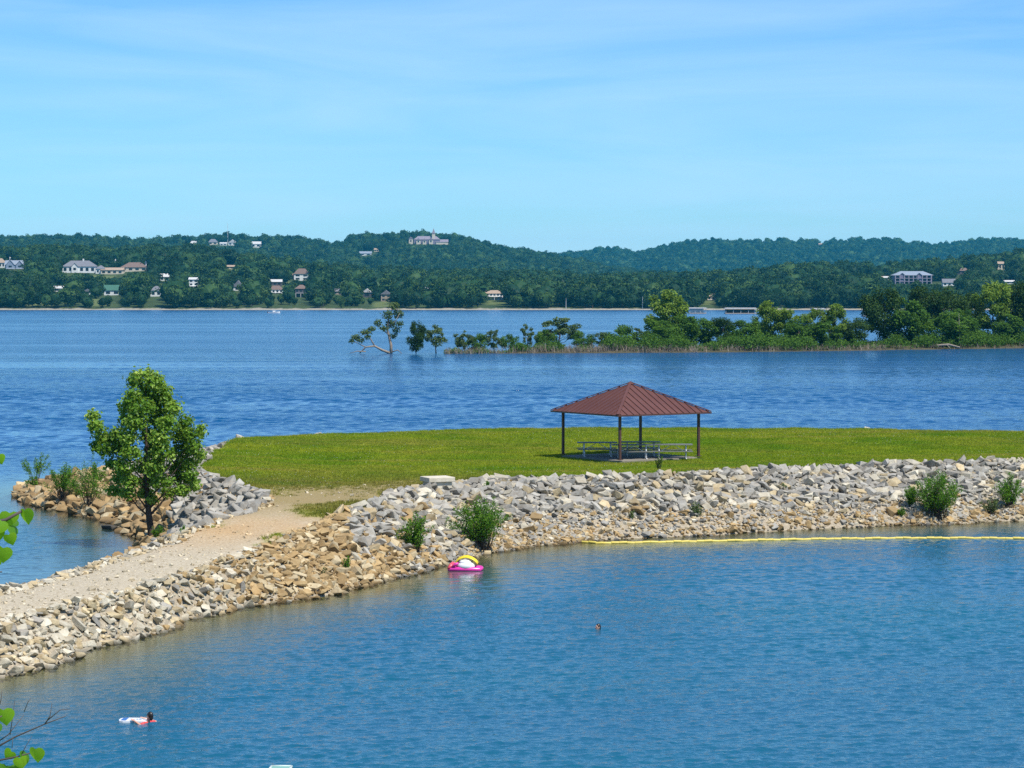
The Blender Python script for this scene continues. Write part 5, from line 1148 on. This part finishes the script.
# ================================================================== picnic shelter
PZ = zt(7.28, 148.7) ; PZ = 2.62
FP = np.array([6.45, 144.6]); eL = np.array([-3.29, 4.96]); eR = np.array([4.96, 3.29]); cen = FP + (eL + eR) / 2; ang = math.atan2(eR[1], eR[0]); side = 5.95
M_POST = plain('brown painted steel', (.085, .040, .030), (.065, .030, .024), 2, .5, .4)
M_ROOF = plain('brown ribbed metal roofing', (.092, .037, .032), (.122, .052, .044), .5, .62, .22)
M_SLAB = plain('poured concrete', (.25, .225, .18), (.19, .17, .14), 1.5, .9, .2)
M_ALU = plain('shade darkened aluminium planks', (.20, .195, .18), (.15, .145, .13), 2, .5, .5)  # grey aluminium, colour darkened to stand for the shade under the roof
M_GALV = plain('galvanised steel tube', (.74, .74, .72), (.62, .62, .61), 3, .45, .5)
sh = empty('picnic_shelter', (cen[0], cen[1], PZ), ang, None, 'open picnic shelter with a brown ribbed pyramid roof on four posts on the lawn', 'shelter')
h2 = side / 2
MB().box((0, 0, -.085), (side + .16, side + .16, .26)).build('floor_slab', M_SLAB, sh, bevel=.015)
for a, b in ((-1, -1), (1, -1), (1, 1), (-1, 1)):
    MB().box((a * h2, b * h2, 1.42), (.135, .135, 2.65)).box((a * h2, b * h2, .125), (.30, .30, .03)).build('post', M_POST, sh)
ev, ap_, rr_ = 2.80, 4.54, side / 2 * 1.185
rf = MB(); Vv = [(-rr_, -rr_, ev), (rr_, -rr_, ev), (rr_, rr_, ev), (-rr_, rr_, ev), (0, 0, ap_)]
rf.add(Vv + [(x, y, z - .06) for x, y, z in Vv], [(0, 1, 4), (1, 2, 4), (2, 3, 4), (3, 0, 4), (6, 5, 9), (7, 6, 9), (8, 7, 9), (5, 8, 9)])
for k in range(4):
    M = Matrix.Rotation(k * math.pi / 2, 3, 'Z'); n = 15
    for i in range(n):
        x = (i + .5) / n * 2 * rr_ - rr_; t_ = 1 - abs(x) / rr_                     # standing seam from the eave up to the hip
        a = M @ Vector((x, -rr_, ev + .022)); b = M @ Vector((x, -rr_ * (1 - t_), ev + (ap_ - ev) * t_ + .022)); rf.bar(a, b, .04, .05)
ro = rf.build('roof', M_ROOF, sh)
hp = MB()
for a, b in ((-1, -1), (1, -1), (1, 1), (-1, 1)): hp.bar((a * rr_, b * rr_, ev + .06), (a * .05, b * .05, ap_ + .045), .17, .05)
hp.add([(-.22, -.22, ap_ - .04), (.22, -.22, ap_ - .04), (.22, .22, ap_ - .04), (-.22, .22, ap_ - .04), (0, 0, ap_ + .13)], [(0, 1, 4), (1, 2, 4), (2, 3, 4), (3, 0, 4)]).build('ridge_cap', M_ROOF, ro)
fa = MB()
for k in range(4):
    M = Matrix.Rotation(k * math.pi / 2, 3, 'Z'); fa.bar(M @ Vector((-rr_, -rr_ - .012, ev - .03)), M @ Vector((rr_, -rr_ - .012, ev - .03)), .03, .09)
fa.build('fascia', M_POST, sh)
bm_ = MB()
for k in range(4):
    M = Matrix.Rotation(k * math.pi / 2, 3, 'Z'); bm_.bar(M @ Vector((-h2, -h2, ev + .10)), M @ Vector((h2, -h2, ev + .10)), .12, .16)
for a, b in ((-1, -1), (1, -1), (1, 1), (-1, 1)): bm_.bar((a * h2, b * h2, ev + .12), (0, 0, ap_ - .22), .10, .12)
bm_.build('roof_beam', M_POST, sh)
# picnic tables
def picnic_table():
    o = empty('picnic_table', (0, 0, 0), 0); L = 2.44
    tp = MB()
    for k in range(3): tp.box((0, (k - 1) * .25, .835), (L, .24, .05))
    tp.build('tabletop', M_ALU, o)
    for sy in (-1, 1):
        MB().box((0, sy * .64, .45), (L, .26, .05)).build('bench_seat', M_ALU, o)
    for sx in (-1, 1):
        f = MB(); x = sx * .82
        for sy in (-1, 1):
            f.tube([(x, sy * .24, .81), (x, sy * .24, .34), (x, sy * .30, .05), (x, sy * .42, .027), (x, sy * .86, .027)], .038, 8); f.tube([(x, sy * .24, .40), (x, sy * .64, .41)], .026, 8); f.tube([(x, sy * .64, .41), (x, sy * .66, .05)], .024, 8)
        f.tube([(x, -.36, .795), (x, .36, .795)], .026, 8); f.tube([(x, -.24, .34), (x, .24, .34)], .026, 8)
        f.build('leg_frame', M_GALV, o, smooth=True)
        MB().tube([(x, 0, .34), (sx * .10, 0, .79)], .020, 8).build('brace', M_GALV, o)
    return o
proto_t = picnic_table()
def copy_tree(o):
    c = o.copy(); COL.objects.link(c)
    for ch in list(o.children):
        d = ch.copy(); COL.objects.link(d); d.parent = c
    return c
zf = PZ + .047
for i, (x, y, lab) in enumerate(((5.25, 148.9, 'shaded picnic table at the back left of the shelter'), (7.95, 149.5, 'shaded picnic table at the back right of the shelter, half hidden'), (7.30, 146.7, 'picnic table at the front of the shelter beside the nearest post'), (9.75, 147.0, 'sunlit picnic table at the front right of the shelter'))):
    tbl = proto_t if i == 0 else copy_tree(proto_t); tbl.location = (x, y, zf); tbl.rotation_euler = (0, 0, R((2, -1, 1, -2)[i])); tag(tbl, lab, 'picnic table', 'picnic tables under the shelter')

# ------------------------------------------------------------------ concrete block at the top of the bank
p = G(437.5, 486.5, 2.7); s = F / p[1]
cb = empty('concrete_block', (p[0], p[1], 2.66), R(24), None, 'low square concrete block with a pale overhanging cap at the top of the rock bank', 'concrete block')
M_CAP = plain('pale weathered concrete', (.62, .56, .45), (.48, .43, .33), 2.5, .9, .15, bump=.3)
MB().box((0, 0, .14), (1.2, 1.05, .34)).build('base', M_CAP, cb, bevel=.02)
MB().box((0, 0, .43), (1.45, 1.3, .24)).build('cap', M_CAP, cb, bevel=.025)

# ------------------------------------------------------------------ swimming area buoy line
M_YEL = plain('yellow float plastic', (.66, .53, .10), (.56, .44, .08), 2, .5, .4)
M_ROPE = plain('yellow rope', (.62, .52, .12), (.5, .4, .1), 9, .8)
bl_pts = [G(a, b, 0.02) for a, b in ((577, 541.8), (600, 543.2), (640, 542.6), (700, 541.4), (760, 540.2), (830, 539), (900, 538.3), (960, 538.2), (1030, 538.6), (1100, 539.5), (1180, 541))]
bo = empty('buoy_line', bl_pts[5], 0, None, 'long line of yellow floats along the right hand bank', 'buoy line'); B0 = Vector(bl_pts[5])
mb = MB(); mb.tube([Vector(q) - B0 for q in bl_pts], .02, 6); mb.build('rope', M_ROPE, bo)
lens_ = [0]; 
for a, b in zip(bl_pts, bl_pts[1:]): lens_.append(lens_[-1] + np.linalg.norm(b - a))
def along(dist): return np.array([np.interp(dist, lens_, [q[k] for q in bl_pts]) for k in range(3)])
fm = MB().tube([(-.21, 0, 0), (-.205, 0, 0), (-.18, 0, 0), (.18, 0, 0), (.205, 0, 0), (.21, 0, 0)], [.05, .072, .078, .078, .072, .05], 10).mesh('buoy', M_YEL, True)
d_ = 0.5; k = 0
while d_ < lens_[-1] and k < 98:
    a, b = along(d_), along(d_ + .1); v = b - a
    q = link('buoy', fm, bo, Vector(a) - B0 + Vector((0, 0, .015 * math.sin(k * 1.7))), (0, R(3) * math.sin(k * 2.3), math.atan2(v[1], v[0]) + .04 * math.sin(k * 3.1))); d_ += .405; k += 1

# ------------------------------------------------------------------ pink and yellow float moored at the bank
p = G(465, 570, 0); s = F / p[1]
M_PINK = plain('magenta vinyl', (.72, .05, .38), (.62, .04, .30), 1.5, .3, .5); M_RED = plain('coral red vinyl', (.75, .09, .13), (.62, .06, .1), 1.5, .3, .5); M_WV = plain('white vinyl', (.78, .78, .78), (.68, .70, .72), 1.5, .3, .5); M_YV = plain('yellow vinyl', (.85, .68, .03), (.75, .56, .02), 1.5, .35, .5)
fl = empty('inflatable_float', (p[0], p[1], 0), R(-4), None, 'pink inflatable float with a white seat under a yellow canopy moored at the bank', 'pool float')
mb = MB()
for y in (-.36, -.12, .12, .36): mb.tube([(-.76, y, .05), (-.70, y, .06), (.72, y, .06), (.79, y, .05)], [.05, .115, .115, .05], 10)
mb.tube([(.62, -.42, .07), (.74, -.2, .08), (.74, .2, .08), (.62, .42, .07)], [.07, .10, .10, .07], 10)
mb.build('raft', M_PINK, fl, smooth=True)
MB().tube([(-.72, -.46, .12), (-.60, -.30, .24), (-.56, 0, .27), (-.60, .30, .24), (-.72, .46, .12)], [.06, .105, .115, .105, .06], 10).build('headrest', M_RED, fl, smooth=True)
MB().tube([(-.56, -.40, .16), (-.40, -.42, .30), (-.26, -.40, .36)], [.05, .08, .05], 8).build('armrest', M_PINK, fl, smooth=True)
MB().ell((.06, -.18, .20), (.42, .30, .22), 16, 10).ell((.02, -.12, .36), (.30, .26, .16), 14, 8).build('seat', M_WV, fl, smooth=True)
cn = MB(); N1, N2 = 14, 7; Vc = []
for i in range(N1 + 1):
    for j in range(N2 + 1):
        a = math.pi * (1.0 - i / N1 * .88); b = (j / N2 - .5) * 1.0; x = .10 + .54 * math.cos(a) ; z = .30 + .36 * math.sin(a) - .22 * b * b - .16 * max(0, x - .1); Vc.append((x, b * .62 + .05, z + .02 * math.cos(j * 3.14)))
nv = len(Vc); Vc += [(x * .96, y * .96, z - .045) for x, y, z in Vc]; Fs = []
for i in range(N1):
    for j in range(N2):
        a = i * (N2 + 1) + j; q = (a, a + 1, a + N2 + 2, a + N2 + 1); Fs += [q[::-1], tuple(k_ + nv for k_ in q)]
        if i in (0,): Fs.append((a, a + 1, a + 1 + nv, a + nv))
        if i == N1 - 1: Fs.append((a + N2 + 1, a + N2 + 1 + nv, a + N2 + 2 + nv, a + N2 + 2))
        if j == 0: Fs.append((a, a + nv, a + N2 + 1 + nv, a + N2 + 1))
        if j == N2 - 1: Fs.append((a + 1, a + N2 + 2, a + N2 + 2 + nv, a + 1 + nv))
cn.add(Vc, Fs).build('canopy', M_YV, fl, smooth=True)

# ------------------------------------------------------------------ swimmers
t = NT('swimmer skin'); M_SKIN = t.done(t.bsdf(t.mix(t.noise(t.obj(), 9, 3), (.50, .27, .18), (.60, .34, .24)), .5, None, .4))  # two skin tones mixed by noise
M_HAIR = plain('dark wet hair', (.022, .015, .012), (.012, .009, .008), 12, .4, .5); M_SHIRT = plain('red swim shirt', (.62, .05, .05), (.50, .04, .04), 6, .6); M_SHORT = plain('dark swim shorts', (.03, .04, .08), None, 5, .7)
M_EYE = plain('dark eyes', (.03, .02, .02), None, 5, .3); M_LIP = plain('lips', (.45, .16, .14), None, 5, .5)
def hand(mb, w, d, up, s):
    """palm and five bent fingers at wrist w pointing along d"""
    d = Vector(d).normalized(); up = Vector(up).normalized(); sd_ = d.cross(up).normalized() * s; w = Vector(w)
    Mx = Matrix((d, sd_, up)).transposed(); mb.ell(w + d * .05, (.058, .042, .016), 12, 8, Mx)
    for k, (off, ln) in enumerate(((-.030, .068), (-.010, .078), (.010, .074), (.028, .058))):
        a = w + d * .085 + sd_ * off; mb.tube([w + d * .05 + sd_ * off * .8, a, a + d * ln * .5 - up * .006, a + d * ln * .9 - up * .022], [.010, .0095, .0085, .007], 7)
    mb.tube([w + d * .02 - sd_ * .028, w + d * .055 - sd_ * .058, w + d * .085 - sd_ * .066 - up * .01], [.012, .010, .008], 7)
def head_geo(mb, c, face):
    """head with brow, nose, chin and ears looking along +x before rotation"""
    M = Matrix.Rotation(face, 3, 'Z'); c = Vector(c); P = lambda v: c + M @ Vector(v)
    mb.ell(c, (.096, .076, .118), 18, 14, M); mb.ell(P((.030, 0, -.062)), (.062, .055, .062), 14, 10, M)
    mb.tube([P((.088, 0, .018)), P((.108, 0, -.018)), P((.098, 0, -.034))], [.010, .017, .014], 8)
    mb.ell(P((.078, 0, .034)), (.022, .05, .014), 10, 6, M); mb.ell(P((.086, 0, -.066)), (.016, .026, .012), 10, 6, M)
    for q in (-1, 1): mb.ell(P((-.006, q * .078, -.004)), (.020, .011, .032), 10, 8, M)
    return P, M
def remeshed(mb, name, mat, parent, vox=.0085):
    o = mb.build(name, mat, parent, smooth=True); r = o.modifiers.new('skin', 'REMESH'); r.mode = 'VOXEL'; r.voxel_size = vox; r.use_smooth_shade = True
    q = o.modifiers.new('soften', 'SMOOTH'); q.factor = .5; q.iterations = 3; return o
def limb(mb, pts, rad): mb.tube(pts, rad, 12); [mb.ell(p, r * 1.0, 12, 8) for p, r in zip(pts[1:], rad[1:])]
def swimmer(px, py, label, headc, face, chest, hip, lh, rh, knees, feet, shoulder, group=None):
    p = G(px, py, 0); o = empty('person', p, 0, None, label, 'person', group); mb = MB(); V_ = Vector
    headc, chest, hip = V_(headc), V_(chest), V_(hip); ax = (chest - hip).normalized(); sd_ = V_(shoulder).normalized()
    P, M = head_geo(mb, headc, face)
    nb = headc + V_((-.02, 0, -.06)); limb(mb, [chest + ax * .06, nb], [.062, .054])
    Mt = Matrix((sd_, ax.cross(sd_).normalized(), ax)).transposed()
    mb.ell(chest, (.175, .105, .17), 16, 12, Mt); mb.ell((chest + hip) / 2, (.145, .095, .18), 16, 12, Mt); mb.ell(hip, (.160, .105, .13), 16, 12, Mt)
    for s_, (el, wr) in ((1, lh), (-1, rh)):
        sh_ = chest + sd_ * .175 * s_ + ax * .08; mb.ell(sh_, .062, 12, 8); limb(mb, [sh_, V_(el)], [.052, .041]); limb(mb, [V_(el), V_(wr)], [.040, .027]); dv = (V_(wr) - V_(el)).normalized(); hand(mb, wr, dv, (0, 0, 1), s_)
    for s_, kn, ft in ((1, knees[0], feet[0]), (-1, knees[1], feet[1])):
        hp_ = hip + sd_ * .085 * s_; limb(mb, [hp_, V_(kn)], [.082, .055]); limb(mb, [V_(kn), V_(ft)], [.054, .034]); d = (V_(ft) - V_(kn)).normalized(); mb.tube([V_(ft), V_(ft) + d * .05 + V_((.0, 0, -.03)), V_(ft) + d * .16 + V_((0, 0, -.06))], [.036, .042, .022], 10)
    b = remeshed(mb, 'body', M_SKIN, o)
    hb = MB(); hb.ell(P((-.020, 0, .024)), (.104, .086, .112), 18, 12, M); hb.ell(P((-.062, 0, -.035)), (.052, .070, .10), 14, 10, M); hv = [(i, v) for i, v in enumerate(hb.V)]
    remeshed(hb, 'hair', M_HAIR, o, .010)
    for q in (-1, 1): MB().ell(P((.086, q * .032, .010)), (.010, .014, .009), 10, 6, M).build('eye', M_EYE, o, smooth=True)
    MB().ell(P((.101, 0, -.066)), (.006, .022, .007), 10, 6, M).build('mouth', M_LIP, o, smooth=True)
    cb_ = MB(); cb_.ell(hip, (.170, .115, .14), 16, 12, Mt)
    for s_, kn in ((1, knees[0]), (-1, knees[1])):
        hp_ = hip + sd_ * .085 * s_; cb_.tube([hp_, hp_.lerp(V_(kn), .55)], [.092, .078], 14)
    remeshed(cb_, 'shorts', M_SHORT, o, .012)
    return o, chest, ax, sd_, Mt
o, ch_, ax, sd_, Mt = swimmer(149, 722.5, 'swimmer with dark hair in a red shirt resting on a white float board', (.03, -.03, .20), R(140), (-.02, .02, -.09), (.30, .16, -.38), ((-.24, -.22, -.03), (-.42, -.12, .075)), ((.16, .28, -.03), (-.18, .30, .075)), ((.62, .20, -.62), (.55, .40, -.66)), ((.98, .32, -.78), (.92, .50, -.80)), (-.45, -.89, .0))
sm = MB(); sm.ell(ch_, (.186, .116, .178), 16, 12, Mt); sm.ell(ch_ - ax * .17, (.158, .106, .17), 16, 12, Mt)
for s_, el in ((1, (-.24, -.22, -.03)), (-1, (.16, .28, -.03))):
    a = ch_ + sd_ * .175 * s_ + ax * .08; sm.ell(a, .076, 12, 8); sm.tube([a, a.lerp(Vector(el), .85)], [.070, .060], 12)
remeshed(sm, 'shirt', M_SHIRT, o, .012)
p = G(136, 721.5, 0); M_BLU = plain('blue print vinyl', (.05, .16, .42), None, 5, .4)
bd = empty('float_board', (p[0] - .06, p[1] + .02, 0), R(-3), None, 'white float board with a blue tail held by the red shirted swimmer', 'float board')
bp = [(-.44, -.10), (-.40, -.22), (-.28, -.27), (.40, -.26), (.46, -.18), (.46, .18), (.40, .26), (-.28, .27), (-.40, .22), (-.44, .10)]
MB().prism(bp, -.02, .065).build('board', M_WV, bd, bevel=.012)
mk = MB(); mk.prism([(-.36, -.20), (-.24, -.25), (-.20, -.24), (-.20, .24), (-.24, .25), (-.36, .20)], .067, .071)
for k in range(4): mk.box((.0 + .10 * k, -.06 + .05 * (k % 2), .069), (.05, .07, .004), .5 * k)
mk.build('print', M_BLU, bd)
swimmer(598, 629, 'swimmer with only the head out of the water in the middle of the cove', (0, 0, .075), R(215), (.10, .06, -.22), (.38, .25, -.42), ((-.10, -.26, -.26), (-.34, -.30, -.16)), ((.16, .34, -.28), (-.06, .44, -.20)), ((.74, .40, -.46), (.70, .52, -.50)), ((1.10, .58, -.50), (1.06, .72, -.52)), (-.57, -.82, 0))
# pale green float mat at the bottom edge
p = G(280, 770.5, 0); M_MINT = plain('pale green vinyl', (.20, .40, .33), (.16, .34, .28), 2, .4)
M_RIM = plain('pale rim vinyl', (.50, .58, .54), (.42, .50, .47), 2, .5); fm_ = empty('float_mat', (p[0], p[1], .0), R(-2), None, 'pale green float mat with a white rim cut off by the bottom edge', 'float mat')
MB().box((0, 0, .03), (.50, .62, .06)).build('mat', M_MINT, fm_, bevel=.012)
rm = MB(); c4 = [(-.27, -.33, .045), (.27, -.33, .045), (.27, .33, .045), (-.27, .33, .045)]
for a, b in zip(c4, c4[1:] + c4[:1]): rm.tube([a, b], .038, 8); rm.ell(a, .038, 8, 6)
rm.build('rim', M_RIM, fm_, smooth=True)

# ------------------------------------------------------------------ air
HB = MB().box((0, 4700, 110), (6000, 10100, 240)); HB.V = [(x, y, max(z, -6.5)) for x, y, z in HB.V]
t = NT('air'); t.m.node_tree.nodes.remove(t.out); t.out = t.n('ShaderNodeOutputMaterial'); pv = t.n('ShaderNodeVolumePrincipled')
pv.inputs['Color'].default_value = (.06, .62, .97, 1); pv.inputs['Density'].default_value = HAZE; pv.inputs['Anisotropy'].default_value = 0.0
t.l(pv.outputs[0], t.out.inputs['Volume'])
tag(HB.build('haze', t.m), 'thin blue air between the viewer and the far hills', 'haze', kind='stuff')
